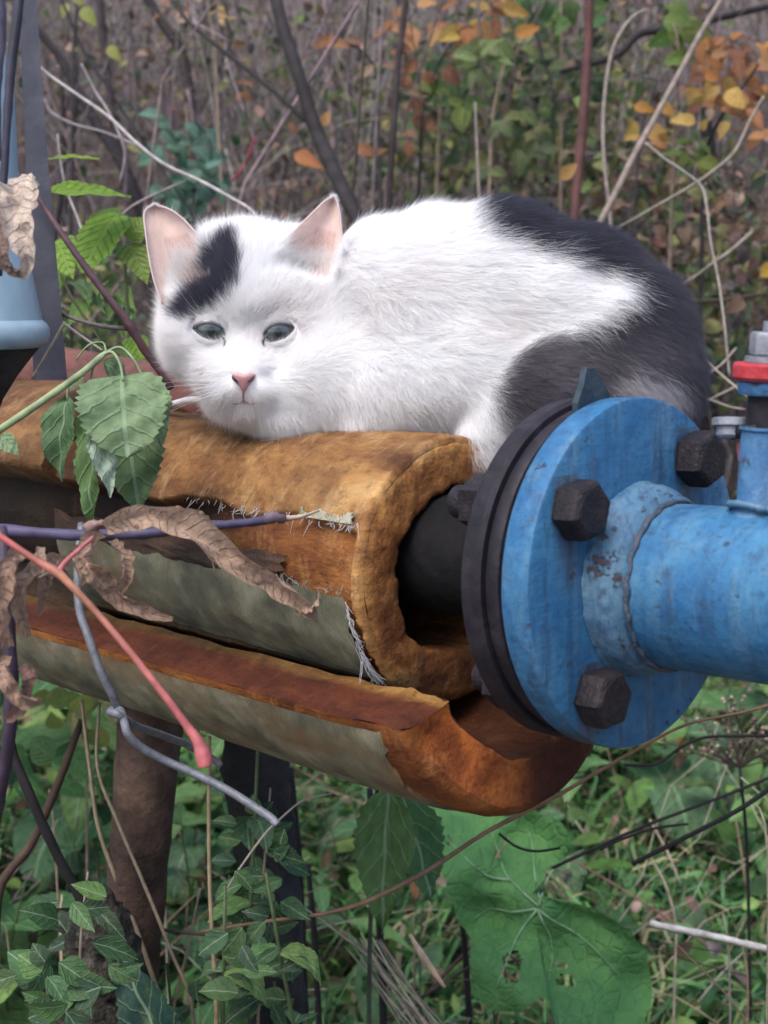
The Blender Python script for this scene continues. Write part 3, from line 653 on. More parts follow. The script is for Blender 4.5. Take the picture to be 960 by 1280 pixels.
for a in [
    (306, 368, .912, 98, 86, .052), (308, 400, .905, 104, 84, .052), (262, 425, .903, 58, 52, .040, 10), (352, 430, .903, 64, 56, .042, -8),
    (303, 432, .888, 66, 58, .038), (300, 462, .880, 58, 42, .034, 0), (306, 462, .866, 34, 32, .022), (289, 486, .862, 22, 17, .015), (321, 486, .862, 23, 18, .015), (306, 474, .856, 14, 15, .010), (305, 440, .862, 22, 44, .014),
    (308, 505, .874, 32, 20, .018), (335, 490, .890, 62, 46, .036), (290, 492, .888, 34, 28, .028),
    (384, 380, .912, 66, 92, .052), (378, 485, .898, 74, 52, .044), (420, 410, .915, 92, 98, .056), (432, 470, .890, 92, 66, .05), (474, 382, .912, 92, 98, .064),
    (540, 396, .895, 110, 128, .068), (520, 480, .872, 104, 62, .05), (622, 376, .885, 118, 116, .068), (600, 460, .870, 104, 85, .055),
    (700, 386, .872, 112, 100, .066), (748, 422, .862, 108, 100, .064), (782, 470, .852, 86, 95, .056), (790, 540, .850, 60, 60, .04),
    (690, 486, .828, 80, 66, .036, 20), (640, 500, .845, 62, 60, .038), (596, 548, .842, 28, 44, .024), (770, 500, .828, 56, 40, .028),
    (480, 525, .868, 70, 18, .03), (360, 524, .886, 50, 18, .028),
]: ellip(g, *a)
tmp = bpy.data.objects.new('tmp', g.mesh('tmp', MAT['fray'])); C.objects.link(tmp)
md = tmp.modifiers.new('r', 'REMESH'); md.mode = 'VOXEL'; md.voxel_size = 0.0021
md = tmp.modifiers.new('s', 'SMOOTH'); md.factor = 0.5; md.iterations = 9
dg = bpy.context.evaluated_depsgraph_get(); ev = tmp.evaluated_get(dg); me0 = ev.to_mesh()
V = np.zeros(len(me0.vertices)*3, np.float32); me0.vertices.foreach_get('co', V); V = V.reshape(-1, 3).astype(float)
me0.calc_loop_triangles(); T3 = np.zeros(len(me0.loop_triangles)*3, np.int32); me0.loop_triangles.foreach_get('vertices', T3); T3 = T3.reshape(-1, 3)
Fq = [list(p.vertices) for p in me0.polygons]
ev.to_mesh_clear(); bpy.data.objects.remove(tmp)
# extra smoothing of the body so that the ellipsoids melt together; the face keeps its shape
E_ = np.concatenate([T3[:, [0, 1]], T3[:, [1, 2]], T3[:, [2, 0]]])
deg = np.bincount(E_.ravel(), minlength=len(V)).astype(float)
qx, qy, qz = proj(V)
face_d = np.hypot((qx-305)/52, (qy-478)/36); keep = np.clip((face_d-0.8)/0.9, 0.12, 1)[:, None]*np.where(qz < 0.95, 1, 1)[:, None]
for it in range(70):
    acc = np.zeros_like(V)
    for k in range(3):
        acc[:, k] = np.bincount(E_[:, 0], V[E_[:, 1], k], len(V))+np.bincount(E_[:, 1], V[E_[:, 0], k], len(V))
    V = V+(acc/deg[:, None]-V)*0.6*keep

def in_poly(x, y, poly):
    inside = np.zeros(x.shape, bool); n = len(poly)
    for k in range(n):
        x1, y1 = poly[k]; x2, y2 = poly[(k+1) % n]
        c = ((y1 > y) != (y2 > y)) & (x < (x2-x1)*(y-y1)/((y2-y1) if y2 != y1 else 1e-9)+x1); inside ^= c
    return inside
HEADP = [(272, 304), (284, 298), (296, 301), (300, 320), (299, 345), (296, 368), (287, 382), (268, 390), (246, 399), (230, 404), (218, 398), (223, 386), (235, 372), (249, 352), (262, 330), (268, 313)]
BODYP = [(592, 225), (582, 258), (590, 284), (620, 300), (660, 312), (705, 326), (750, 338), (776, 346), (782, 366), (752, 386), (727, 404), (700, 420), (662, 430), (634, 446), (616, 474), (612, 505), (622, 545), (700, 640), (960, 640), (960, 225)]
WHITEP = [(752, 462), (790, 458), (838, 462), (848, 480), (838, 512), (790, 505), (762, 492), (735, 485)]
def coat(p):
    """fur colour at points p of the coat: white with charcoal and ashy patches, edges broken by noise"""
    x, y, z = proj(p)
    n1 = fbm(p*130, 101, 3)*9; n2 = fbm(p*130+7, 102, 3)*9
    d1 = in_poly(x+n1*0.5, y+n2*0.5, HEADP) & (z < .93)
    d2 = in_poly(x+n1*1.2, y+n2*1.0, BODYP)
    w2 = in_poly(x+n1, y+n2, WHITEP)
    c = np.ones(p.shape)*np.array([0.92, 0.915, 0.92])
    warm = np.clip(fbm(p*30, 103, 2), 0, 1)[:, None]; c = c*(1-warm*np.array([0.02, 0.05, 0.06]))
    dk = np.array([0.062, 0.063, 0.086])*(1+0.5*fbm(p*200, 104, 2)[:, None])
    ash = np.clip((y-385)/60, 0, 1)*np.clip((850-x)/120, 0, 1)*0.95+0.22*np.clip((y-300)/100, 0, 1)*np.clip((x-700)/60, 0, 1); ash = np.clip(ash, 0, 1)
    dk2 = dk*(1-ash[:, None])+np.array([0.20, 0.185, 0.21])*(1+0.5*fbm(p*160, 105, 2)[:, None])*ash[:, None]
    c[d1] = dk[d1]*1.25; c[d2] = dk2[d2]; c[w2 & d2] = np.array([0.55, 0.53, 0.56])
    return c
bvh = BVHTree.FromPolygons([tuple(v) for v in V], [tuple(t) for t in T3.tolist()])
def surf(px, py):
    d = unit(CR*(px-480)/FPX+CU*(640-py)/FPX+CF); h = bvh.ray_cast(Vector(CP), Vector(d))
    return (np.array(h[0]), np.array(h[1])) if h[0] is not None else (P(px, py, .87), -d)

# ---- eyes
def mk_eye():
    m, nt, b = new_mat('eye_iris'); a = nt.nodes.new('ShaderNodeTexCoord').outputs['Generated']
    uv = uvco(nt); s = nt.nodes.new('ShaderNodeSeparateXYZ'); nt.links.new(uv, s.inputs[0])
    n = noise(nt, uv, 14, 4)
    c = ramp(nt, math_n(nt, 'ADD', s.outputs[1], math_n(nt, 'MULTIPLY', math_n(nt, 'SUBTRACT', n, 0.5), 0.04)), [(0.0, (0.006, 0.008, 0.010)), (0.20, (0.010, 0.013, 0.015)), (0.22, (0.004, 0.005, 0.006)), (0.34, (0.034, 0.044, 0.047)), (0.62, (0.052, 0.066, 0.069)), (0.88, (0.018, 0.024, 0.027)), (1.0, (0.012, 0.012, 0.015))])
    nt.links.new(c, b.inputs['Base Color']); b.inputs['Roughness'].default_value = 0.12; b.inputs['Specular IOR Level'].default_value = 0.6
    b.inputs['Coat Weight'].default_value = 0.25; b.inputs['Coat Roughness'].default_value = 0.05; return m
MAT['eye'] = mk_eye()
MAT['lid'] = mk_rock('eyelid_skin', (0.02, 0.018, 0.024), (0.04, 0.036, 0.046), (0.08, 0.068, 0.08), 300, 0.5, 0.0001)
MAT['pink'] = mk_rock('pink_nose_skin', (0.36, 0.17, 0.175), (0.44, 0.235, 0.24), (0.50, 0.30, 0.30), 260, 0.55, 0.00015, 0.4)
EYES = []; SOCK = []; LIDH = []
MAT['skin'] = mat_tinted('undercoat', 0.9, 0.08, 200, spec=0.1)
for side, (cx, cy, lid) in enumerate((
    (263.5, 413.0, [(243.5, 411), (249, 407.6), (256, 405.6), (264, 405.4), (272, 408), (278, 413.5), (281.5, 424), (275, 423.4), (266, 422.6), (257, 420), (249, 415.6)]),
    (347.5, 415.0, [(329.8, 424.5), (332, 416.5), (337, 410.6), (344, 407.2), (352, 406.6), (360, 408.2), (365.5, 410.4), (361.5, 415.8), (354.5, 420.8), (346, 424), (337, 425)]))):
    p, n_ = surf(cx, cy); depth = proj(p)[2]; toc = unit(CP-p)
    rad_e = 0.0125
    dmean = np.mean([proj(surf(*q_)[0])[2] for q_ in lid]); cen = P(cx, cy, min(dmean, proj(p)[2]+0.002)) - toc*(rad_e-0.0001)
    right = unit(np.cross([0, 0, 1.0], toc)); upv = np.cross(toc, right)
    gaze = unit(toc+right*0.02-upv*0.02)
    gr = unit(np.cross([0, 0, 1.0], gaze)); gu = np.cross(gaze, gr)
    g = Geo(); nr_, na_ = 30, 48; V_ = []; UV_ = []
    for k in range(nr_):
        t = k/(nr_-1)*R(88)
        for a in range(na_):
            an_ = a/na_*2*math.pi; dirv = gaze*math.cos(t)+(gr*math.cos(an_)+gu*math.sin(an_))*math.sin(t)
            V_.append(cen+dirv*rad_e); el = math.sqrt((math.sin(t)*math.cos(an_)*1.15)**2+(math.sin(t)*math.sin(an_))**2)
            UV_.append((an_/6.2832, min(el/0.80, 1.0)))
    i = np.arange(nr_-1)[:, None]*na_; j = np.arange(na_)[None]
    g.add(V_, np.stack([i+j, i+na_+j, i+na_+(j+1) % na_, i+(j+1) % na_], -1).reshape(-1, 4), UV_)
    eye = g.build('eye', MAT['eye'], cat)
    # lids: from the almond opening, resting on the eyeball, out to under the fur
    lid = np.array(lid); ring = smooth_path(np.concatenate([lid, lid[:1]]), 5)[:-1]; m_ = len(ring)
    rows = []; LS = ((1.0, 1.0, rad_e+0.0001), (1.05, 1.09, rad_e+0.0004), (1.12, 1.24, rad_e+0.0004), (1.18, 1.38, rad_e+0.0003), (1.24, 1.5, rad_e+0.0001), (1.30, 1.6, rad_e-0.0003), (1.34, 1.7, rad_e-0.0008))
    for (sx_, sy_, rr) in LS:
        row = []
        for (x, y) in ring:
            x2, y2 = cx+(x-cx)*sx_, cy+(y-cy)*sy_
            dv = unit(CR*(x2-480)/FPX+CU*(640-y2)/FPX+CF); o_ = CP-cen; b_ = o_@dv; disc = b_*b_-(o_@o_-rr*rr)
            row.append(P(x2, y2, proj(cen)[2]) if disc <= 0 else CP+dv*(-b_-math.sqrt(disc)))
        rows.append(row)
    rows = np.array(rows); j = np.arange(m_)[None]
    qf = lambda n: np.stack([np.arange(n-1)[:, None]*m_+j, np.arange(n-1)[:, None]*m_+(j+1) % m_, np.arange(n-1)[:, None]*m_+m_+(j+1) % m_, np.arange(n-1)[:, None]*m_+m_+j], -1).reshape(-1, 4)[:, ::-1]
    g = Geo(); g.add(rows[:4].reshape(-1, 3), qf(4)); g.add(rows[3:].reshape(-1, 3), qf(4), None, np.repeat(np.array([[0.05, 0.045, 0.055], [0.22, 0.21, 0.22], [0.6, 0.58, 0.6], [0.8, 0.79, 0.8]]), m_, 0), 1); g.build('eyelid', [MAT['lid'], MAT['skin']], eye)
    for q_ in range(3600):
        r_ = 3.35+rng.random()*2.6; i0_ = int(r_); f_ = r_-i0_; k_ = rng.integers(m_); w_ = rng.random()
        p_ = (rows[i0_, k_]*(1-f_)+rows[i0_+1, k_]*f_)*w_+(rows[i0_, (k_+1) % m_]*(1-f_)+rows[i0_+1, (k_+1) % m_]*f_)*(1-w_)
        LIDH.append((p_, unit(p_-cen)))
    EYES.append((cx, cy, ring)); SOCK.append((cx, cy, ring, cen, rad_e))

# sockets: press the face back behind the eyeballs
for (cx, cy, ring, cen, rad_e) in SOCK:
    x_, y_, z_ = proj(V); qd = np.hypot((x_-cx)/27, (y_-cy)/19)
    rel = V-cen; lat = rel-(rel@CF)[:, None]*CF[None]; l2 = np.minimum((lat**2).sum(1), (rad_e*0.72)**2)
    sph = cen@CF-np.sqrt((rad_e+0.0004)**2-l2)
    dep = V@CF; hole_ = np.clip((0.98-qd)/0.18, 0, 1); want = sph+0.0035*hole_
    w_ = np.clip((2.3-qd)/1.2, 0, 1); w_ = w_*w_*(3-2*w_)*(z_ < .92)
    V = V+CF*((want-dep)*w_)[:, None]
x_, y_, z_ = proj(V); sm_ = np.clip((1.1-np.hypot((x_-305)/105, (y_-430)/75))/0.3, 0, 1)*np.clip((np.hypot((x_-305)/40, (y_-482)/30)-0.9)/0.4, 0, 1)*(z_ < .93)
for cx, cy, ring, cen, rad_e in SOCK: sm_ = sm_*np.clip((np.hypot((x_-cx)/27, (y_-cy)/19)-1.0)/0.4, 0, 1)
for it in range(14):
    acc = np.stack([np.bincount(E_[:, 0], V[E_[:, 1], k], len(V))+np.bincount(E_[:, 1], V[E_[:, 0], k], len(V)) for k in range(3)], 1)
    V = V+(acc/deg[:, None]-V)*0.6*sm_[:, None]
# ---- ears
MAT['earskin'] = mat_tinted('ear_skin', 0.6, 0.10, 120, 0.5, 0.0002, 0.3)
EARH = []      # hairs grow on these later
def ear(left, right, tip, d_base, d_tip, cup, name='ear'):
    """left/right: outline in photo pixels from base to tip; a cupped sheet with thickness"""
    L = smooth_path(np.array(left+[tip], float), 6); Rr = smooth_path(np.array(right+[tip], float), 6)
    n = 28; t = np.linspace(0, 1, n); L = np.stack([np.interp(t, np.linspace(0, 1, len(L)), L[:, k]) for k in (0, 1)], 1)
    Rr = np.stack([np.interp(t, np.linspace(0, 1, len(Rr)), Rr[:, k]) for k in (0, 1)], 1)
    m_ = 25; F_ = np.zeros((n, m_, 3)); B_ = np.zeros((n, m_, 3)); cf = np.zeros((n, m_, 3)); cb = np.ones((n, m_, 3))*np.array([0.8, 0.78, 0.79])
    for a in range(n):
        dd = d_base+(d_tip-d_base)*t[a]**0.8
        for b in range(m_):
            s = b/(m_-1); xy = L[a]*(1-s)+Rr[a]*s; k = math.sin(math.pi*s)
            h = cup*(1-t[a])**0.85*k**0.8
            F_[a, b] = P(xy[0], xy[1], dd+h); B_[a, b] = P(xy[0], xy[1], dd+h+0.0012*k+0.0002) + CF*0.0
            cen_ = k**0.6*(1-t[a])
            base = np.array([0.88, 0.68, 0.60])*(1-0.25*max(0, 0.45-t[a])*2*k)
            rim = max(0, 1-min(s, 1-s)/0.09)*0.35+max(0, t[a]-0.8)*1.0
            cf[a, b] = base*(1-rim)+np.array([0.80, 0.66, 0.64])*rim
            if t[a] < 0.42 and 0.35 < s < 0.85: cf[a, b] = cf[a, b]*np.array([0.90, 0.80, 0.80])*(1-0.12*math.sin((t[a]*30+s*6))**2)
    g = Geo(); g.add(F_.reshape(-1, 3), grid_faces(n, m_), None, cf.reshape(-1, 3)); g.add(B_.reshape(-1, 3), grid_faces(n, m_)[:, ::-1], None, cb.reshape(-1, 3))
    # rolled rim joining the two sheets
    rimp = np.concatenate([F_[:, 0], F_[::-1, -1]]); add_tube(g, rimp[::2], 0.0007, 6, 2, (0.74, 0.60, 0.58))
    o = g.build(name, MAT['earskin'], cat); EARH.append((F_, B_, t)); return o
ear([(203, 380), (193, 352), (186, 320), (182, 290), (180, 270), (184, 261)], [(262, 350), (260, 324), (251, 302), (236, 281), (219, 266), (205, 259)], (193, 257), .874, .892, 0.018)
ear([(338, 338), (354, 310), (368, 289), (387, 270), (402, 255), (410, 249)], [(410, 362), (422, 340), (427, 310), (426, 282), (424, 264), (421, 252)], (416, 247), .876, .888, 0.017)

EARPOLY = []
for (F_, B_, t_), (ymax) in zip(EARH, (326, 330)):
    e1 = [proj(q)[:2] for q in F_[:, 0]]; e2 = [proj(q)[:2] for q in F_[::-1, -1]]; poly = e1+e2
    EARPOLY.append((poly, ymax)); x_, y_, z_ = proj(V)
    fd = F_.reshape(-1, 3); fxp, fyp, fzp = proj(fd)
    cand = np.where(in_poly(x_, y_, [(np.mean([q[0] for q in poly])+(a-np.mean([q[0] for q in poly]))*1.15, b) for a, b in poly]) & (z_ < .97))[0]
    for c_ in cand:
        k_ = np.argmin((fxp-x_[c_])**2+(fyp-y_[c_])**2); need = fzp[k_]+0.0018*min(max((365-y_[c_])/25, 0), 1)-0.006*min(max((y_[c_]-352)/20, 0), 1)
        dep = (V[c_]-CP)@CF
        if dep < need: V[c_] += CF*(need-dep)
tc = coat(V)
skin = tc*np.array([0.98, 0.95, 0.95])
g = Geo(); 
quads = np.array([f for f in Fq if len(f) == 4]); tris = np.array([f for f in Fq if len(f) == 3]).reshape(-1, 3)
g.add(V, quads, None, skin)
if len(tris): g.F.append(tris); g.M.append(np.zeros(len(tris), int))
body = g.build('body', MAT['skin'], cat)
bvh = BVHTree.FromPolygons([tuple(v) for v in V], [tuple(t) for t in T3.tolist()])

# ---- nose and mouth
def patch(name, pts, mat, lift, n=14, bulge=0.0015, parent=cat):
    """a small pad lying on the face, outlined by photo points, domed"""
    pts = smooth_path(np.array(list(pts)+[pts[0]], float), 5)[:-1]; c = pts.mean(0); g = Geo(); V_ = []
    for k in range(n):
        s = k/(n-1)
        for q in pts:
            xy = c+(q-c)*s; p_, n_ = surf(*xy); V_.append(p_-CF*(lift+bulge*(1-s**2)**0.7) + CF*0.0016*(s > 0.98))
    m_ = len(pts); i = np.arange(n-1)[:, None]*m_; j = np.arange(m_)[None]
    g.add(V_, np.stack([i+j, i+m_+j, i+m_+(j+1) % m_, i+(j+1) % m_], -1).reshape(-1, 4)); return g.build(name, mat, parent)
nose = patch('nose', [(289.5, 468), (296, 466.5), (305, 467.5), (314, 466.5), (320, 469), (318, 475), (311, 482.5), (305, 491), (299, 483), (292, 475.5)], MAT['pink'], 0.0026, bulge=0.0022)
for s in (-1, 1):
    g = Geo(); pts = [P(304.5+s*9.5, 474, 0), ]
    q = [surf(304.5+s*x, y)[0]-CF*0.0042 for x, y in ((6, 478.5), (9, 476.5), (12, 473.5), (13.5, 471))]
    add_tube(g, np.array(q), [.0003, .0008, .0009, .0003], 8, 4); g.build('nostril', MAT['lid'], nose)
g = Geo()
MAT['lip'] = mk_rock('lip_line', (0.22, 0.11, 0.12), (0.28, 0.15, 0.16), (0.35, 0.2, 0.2), 300, 0.6, 0.0001)
add_tube(g, np.array([surf(304.5, y)[0]-CF*0.0022 for y in (489, 494, 499, 503)]), [.0008, .0006, .0006, .0007], 8, 3)
for s in (-1, 1): add_tube(g, np.array([surf(304.5+s*x, y)[0]-CF*0.0016 for x, y in ((0, 502), (6, 504.5), (12, 505), (17, 504))]), [.0007, .0006, .0005, .0002], 8, 3)
g.build('mouth', MAT['lip'], cat)
g = Geo()
for pp in ([(280, 423), (281.5, 427), (281, 431), (280, 434)], [(330.5, 424), (329, 427), (329.5, 430), (330.5, 433)]): add_tube(g, np.array([surf(*q)[0]-CF*0.0030 for q in pp]), [.0009, .0008, .0006, .0002], 8, 3)
g.build('tear_marks', MAT['lid'], cat)

# ---- fur, combed along the body
MAT['fur'] = None
def mk_fur():
    m, nt, b = new_mat('cat_fur'); a = nt.nodes.new('ShaderNodeAttribute'); a.attribute_name = 'hcol'
    nt.links.new(a.outputs['Color'], b.inputs['Base Color']); b.inputs['Roughness'].default_value = 0.55; b.inputs['Specular IOR Level'].default_value = 0.08
    t = nt.nodes.new('ShaderNodeBsdfTranslucent'); nt.links.new(a.outputs['Color'], t.inputs[0])
    x = nt.nodes.new('ShaderNodeMixShader'); x.inputs[0].default_value = 0.5
    nt.links.new(b.outputs[0], x.inputs[1]); nt.links.new(t.outputs[0], x.inputs[2]); nt.links.new(x.outputs[0], nt.nodes['Material Output'].inputs[0]); return m
MAT['fur'] = mk_fur()
def hair_object(name, pts, rad, col, parent):
    n, k = pts.shape[:2]; hc = bpy.data.hair_curves.new(name); hc.add_curves([k]*n)
    hc.attributes['position'].data.foreach_set('vector', pts.astype(np.float32).ravel())
    ra = hc.attributes.get('radius') or hc.attributes.new('radius', 'FLOAT', 'POINT')
    rr = (rad[:, None]*np.linspace(1, 0, k)[None]**0.6).astype(np.float32); ra.data.foreach_set('value', np.maximum(rr, 1e-6).ravel())
    ca = hc.attributes.new('hcol', 'FLOAT_COLOR', 'CURVE'); ca.data.foreach_set('color', np.concatenate([col, np.ones((n, 1))], 1).astype(np.float32).ravel())
    hc.materials.append(MAT['fur']); o = bpy.data.objects.new(name, hc); C.objects.link(o); link(o, parent); return o
def tangent(d, n): 
    d = d-n*np.sum(d*n, 1, keepdims=True); return d/np.maximum(np.linalg.norm(d, axis=1, keepdims=True), 1e-6)

A, B, D_ = V[T3[:, 0]], V[T3[:, 1]], V[T3[:, 2]]
FN = np.cross(B-A, D_-A); ar = np.linalg.norm(FN, axis=1); FN /= np.maximum(ar[:, None], 1e-12)
VN = np.zeros_like(V)
for k in range(3): np.add.at(VN, T3[:, k], FN*ar[:, None])
VN /= np.maximum(np.linalg.norm(VN, axis=1, keepdims=True), 1e-12)
cxy = proj((A+B+D_)/3)
facing = -(FN@CF)
headm = np.clip(1-np.hypot((cxy[0]-305)/125, (cxy[1]-400)/140), 0, 1)
wgt = ar*np.where(facing > -0.25, 1.0, 0.3)*np.where((headm > 0) & (cxy[2] < .93), 1.9, 1.0)
NH = 520000
ti = rng.choice(len(T3), NH, p=wgt/wgt.sum())
r1, r2 = rng.random(NH), rng.random(NH); fl = r1+r2 > 1; r1[fl] = 1-r1[fl]; r2[fl] = 1-r2[fl]; r0 = 1-r1-r2
root_ = A[ti]*r0[:, None]+B[ti]*r1[:, None]+D_[ti]*r2[:, None]
nrm = VN[T3[ti, 0]]*r0[:, None]+VN[T3[ti, 1]]*r1[:, None]+VN[T3[ti, 2]]*r2[:, None]; nrm /= np.linalg.norm(nrm, axis=1, keepdims=True)
x, y, z = proj(root_)
# no hair on the eyes and the nose
ok = np.ones(NH, bool)
for (cx, cy, ring) in EYES:
    rg = [(cx+(a-cx)*1.24, cy+(b-cy)*1.52) for a, b in ring]; ok &= ~(in_poly(x, y, rg) & (z < .90))
ok &= ~(in_poly(x, y, [(288, 466), (306, 464), (321, 466), (318, 477), (306, 492), (297, 485)]) & (z < .88))
for poly, ymax in EARPOLY: ok &= ~(in_poly(x, y, poly) & (y < ymax+rng.normal(0, 5, len(y))) & (z < .95))
root_, nrm = root_[ok], nrm[ok]
LH = np.array([q[0] for q in LIDH]); LN = np.array([q[1] for q in LIDH]); lx, ly, lz = proj(LH)
root_ = np.concatenate([root_, LH]); nrm = np.concatenate([nrm, LN]); x, y, z = proj(root_); ok = np.ones(len(x), bool)
root_, nrm, x, y, z = root_[ok], nrm[ok], x[ok], y[ok], z[ok]; NH = len(root_)
hd = np.hypot((x-306)/122, (y-398)/138); head = np.clip((1.12-hd)/0.25, 0, 1)*(z < .96)      # 1 on the head
fx, fy = x-305.0, -(y-462.0)                                                     # away from the nose
fl_ = np.maximum(np.hypot(fx, fy), 1)
hf = CR*(fx/fl_)[:, None]+CU*(fy/fl_)[:, None]+CF*0.25*np.clip((fl_/60), 0, 1)[:, None]
# body flow: along the back towards the rump, and down over the chest and flanks
down = np.clip((y-430)/110, 0, 1)*np.clip((660-x)/120, 0, 1); chest = np.clip((470-x)/120, 0, 1)
bf = CR*(1.0-0.75*down-0.35*chest)[:, None]+CU*(-0.22-0.9*down-0.45*chest)[:, None]+CF*(-0.30)
rump = np.clip((x-690)/170, 0, 1)[:, None]; bf = bf*(1-rump)+rump*(CR*0.55-CU*0.85-CF*0.1)
flow = hf*head[:, None]+bf*(1-head)[:, None]
flow += 0.55*np.stack([fbm(root_*55, 201+k, 2) for k in range(3)], 1)*(1-0.6*head)[:, None]
tg = tangent(flow, nrm)
near_eye = np.zeros(NH)
for (cx, cy, ring) in EYES: near_eye = np.maximum(near_eye, np.exp(-((x-cx)/30)**2-((y-cy)/22)**2)*(z < .9))
muzz = np.exp(-((x-305)/34)**2-((y-474)/26)**2)*(z < .9)
L = 0.0175*(1-head)+head*(0.0125-0.0090*np.maximum(near_eye, muzz)+0.004*np.clip(hd-0.6, 0, 1))
L *= (0.75+0.45*rng.random(NH)); edge = np.clip((y-505)/40, 0, 1)*(x < 640)*(1-head); L *= 1+0.15*edge
lift = 0.46*(1-head)+0.34*head; lift = lift*(0.7+0.6*rng.random(NH))
K = 5; ss = np.linspace(0, 1, K)
jit = rng.normal(0, 0.30, (NH, 3))
pts = np.zeros((NH, K, 3))
for k, s in enumerate(ss):
    pts[:, k] = root_-nrm*0.0006+(tg*(s*0.94)[None] if False else tg*s)*L[:, None]+nrm*(L*lift*(s*1.35-0.55*s*s))[:, None]+jit*(L*s*s)[:, None]
pts[..., 2] -= ((L*0.10*(1-head))[:, None]*ss**2)
# clumping into locks
for cell, amt in ((0.0065, 0.30), (0.0028, 0.18)):
    key = np.floor(root_/cell+fbm(root_*200, 301, 1)[:, None]*0.4).astype(np.int64); kk = key[:, 0]*7919*7919+key[:, 1]*7919+key[:, 2]
    u_, inv = np.unique(kk, return_inverse=True); inv = inv.ravel(); cnt = np.bincount(inv).astype(float)
    mt = np.stack([np.bincount(inv, pts[:, -1, k])/cnt for k in range(3)], 1); am = amt*(1-0.5*head)
    for k, s in enumerate(ss): pts[:, k] += (mt[inv]-pts[:, -1])*(am*s**1.6)[:, None] if k < K-1 else 0
    pts[:, -1] += (mt[inv]-pts[:, -1])*am[:, None]
hc = coat(root_+rng.normal(0, 1, root_.shape)*(0.0012+0.0022*(1-head))[:, None])
hc = hc*(1+0.10*rng.normal(size=(NH, 1))*np.where(hc.mean(1, keepdims=True) > .6, .3, 1))
dkm = hc.mean(1) < 0.3; sil = dkm & (rng.random(NH) < 0.07); hc[sil] = np.array([0.16, 0.16, 0.18])
hc = np.clip(hc, 0.008, 0.95)
rad_h = np.where(head > 0.5, 0.000055, 0.000065)*(0.8+0.4*rng.random(NH))
fur = hair_object('fur', pts, rad_h, hc, cat); fur['kind'] = 'stuff'

# ear fur: fuzz on the back and rim, long pale tufts inside the lower part
HP, HR, HC = [], [], []
for ei, (F_, B_, t_) in enumerate(EARH):
    n, m_ = F_.shape[:2]
    outw = unit(F_[n//2, 0]-F_[n//2, -1])
    for q in range(5200):
        a = rng.random()*(n-1.01); b = rng.random()*(m_-1.01); ia, ib = int(a), int(b); fa, fb = a-ia, b-ib
        tt_, sb = a/(n-1), b/(m_-1)
        p = F_[ia, ib]*(1-fa)*(1-fb)+F_[ia+1, ib]*fa*(1-fb)+F_[ia, ib+1]*(1-fa)*fb+F_[ia+1, ib+1]*fa*fb
        upd = unit(F_[min(ia+1, n-1), ib]-F_[max(ia-1, 0), ib]); side_ = unit(F_[ia, min(ib+1, m_-1)]-F_[ia, max(ib-1, 0)]); nr_ = -CF
        edge_ = min(sb, 1-sb)
        if q % 3 == 0:       # back fuzz that shows past the rim
            d = upd*0.6+(side_ if sb > .5 else -side_)*(0.5 if edge_ < .12 else 0)+CF*0.5; ln = 0.0045; p = p+CF*0.001; c = (0.82, 0.80, 0.81)
        elif edge_ < 0.10 or tt_ > 0.93: d = upd*0.8+(side_ if sb > .5 else -side_)*0.35+nr_*0.1; ln = 0.0032; c = (0.84, 0.78, 0.77)
        elif tt_ < 0.40 and rng.random() < 0.9*(1-tt_/0.40):
            d = upd*0.9+(side_ if sb < .5 else -side_)*0.5*rng.random()+nr_*0.55; ln = 0.011; c = (0.86, 0.82, 0.81)
        elif rng.random() < 0.30: d = upd+nr_*0.12; ln = 0.0028; c = (0.82, 0.68, 0.65)
        else: continue
        d = unit(d+rng.normal(0, 0.16, 3)); ln *= 0.6+0.6*rng.random()
        HP.append([p+d*ln*s+nr_*ln*0.12*math.sin(s*2) for s in ss]); HR.append(0.00006); HC.append(c)
# soft hair sprouting from the ear bases and the brow over the lower ear
ef = hair_object('ear_fur', np.array(HP), np.array(HR), np.array(HC), cat); ef['kind'] = 'stuff'
# whiskers and brow hairs
WP, WR, WC = [], [], []
for s in (-1, 1):
    for k in range(11):
        x0, y0 = 305+s*(18+3.5*(k % 4)), 480+3.8*(k//3); p0 = surf(x0, y0)[0]
        ang_ = R(-14+28*rng.random()+4*(k//3)); ln = 0.024+0.020*rng.random()
        d = unit(CR*s*math.cos(ang_)-CU*math.sin(ang_)*0.9-CF*0.12+0.10*rng.normal(size=3)*0.3)
        WP.append([p0+d*ln*q-CU*ln*0.16*q*q+CF*ln*0.25*q*q-CF*0.004 for q in np.linspace(0, 1, K)]); WR.append(0.00015); WC.append((0.8, 0.8, 0.82))
for s, cx in ((-1, 262), (1, 350)):
    for k in range(4):
        p0 = surf(cx+s*4*k, 396)[0]; d = unit(CU*0.9+CR*s*(0.15+0.2*k)-CF*0.25); ln = 0.018+0.008*rng.random()
        WP.append([p0+d*ln*q+CF*ln*0.3*q*q for q in np.linspace(0, 1, K)]); WR.append(0.00008); WC.append((0.8, 0.8, 0.82))
hair_object('whiskers', np.array(WP), np.array(WR), np.array(WC), cat)['kind'] = 'stuff'

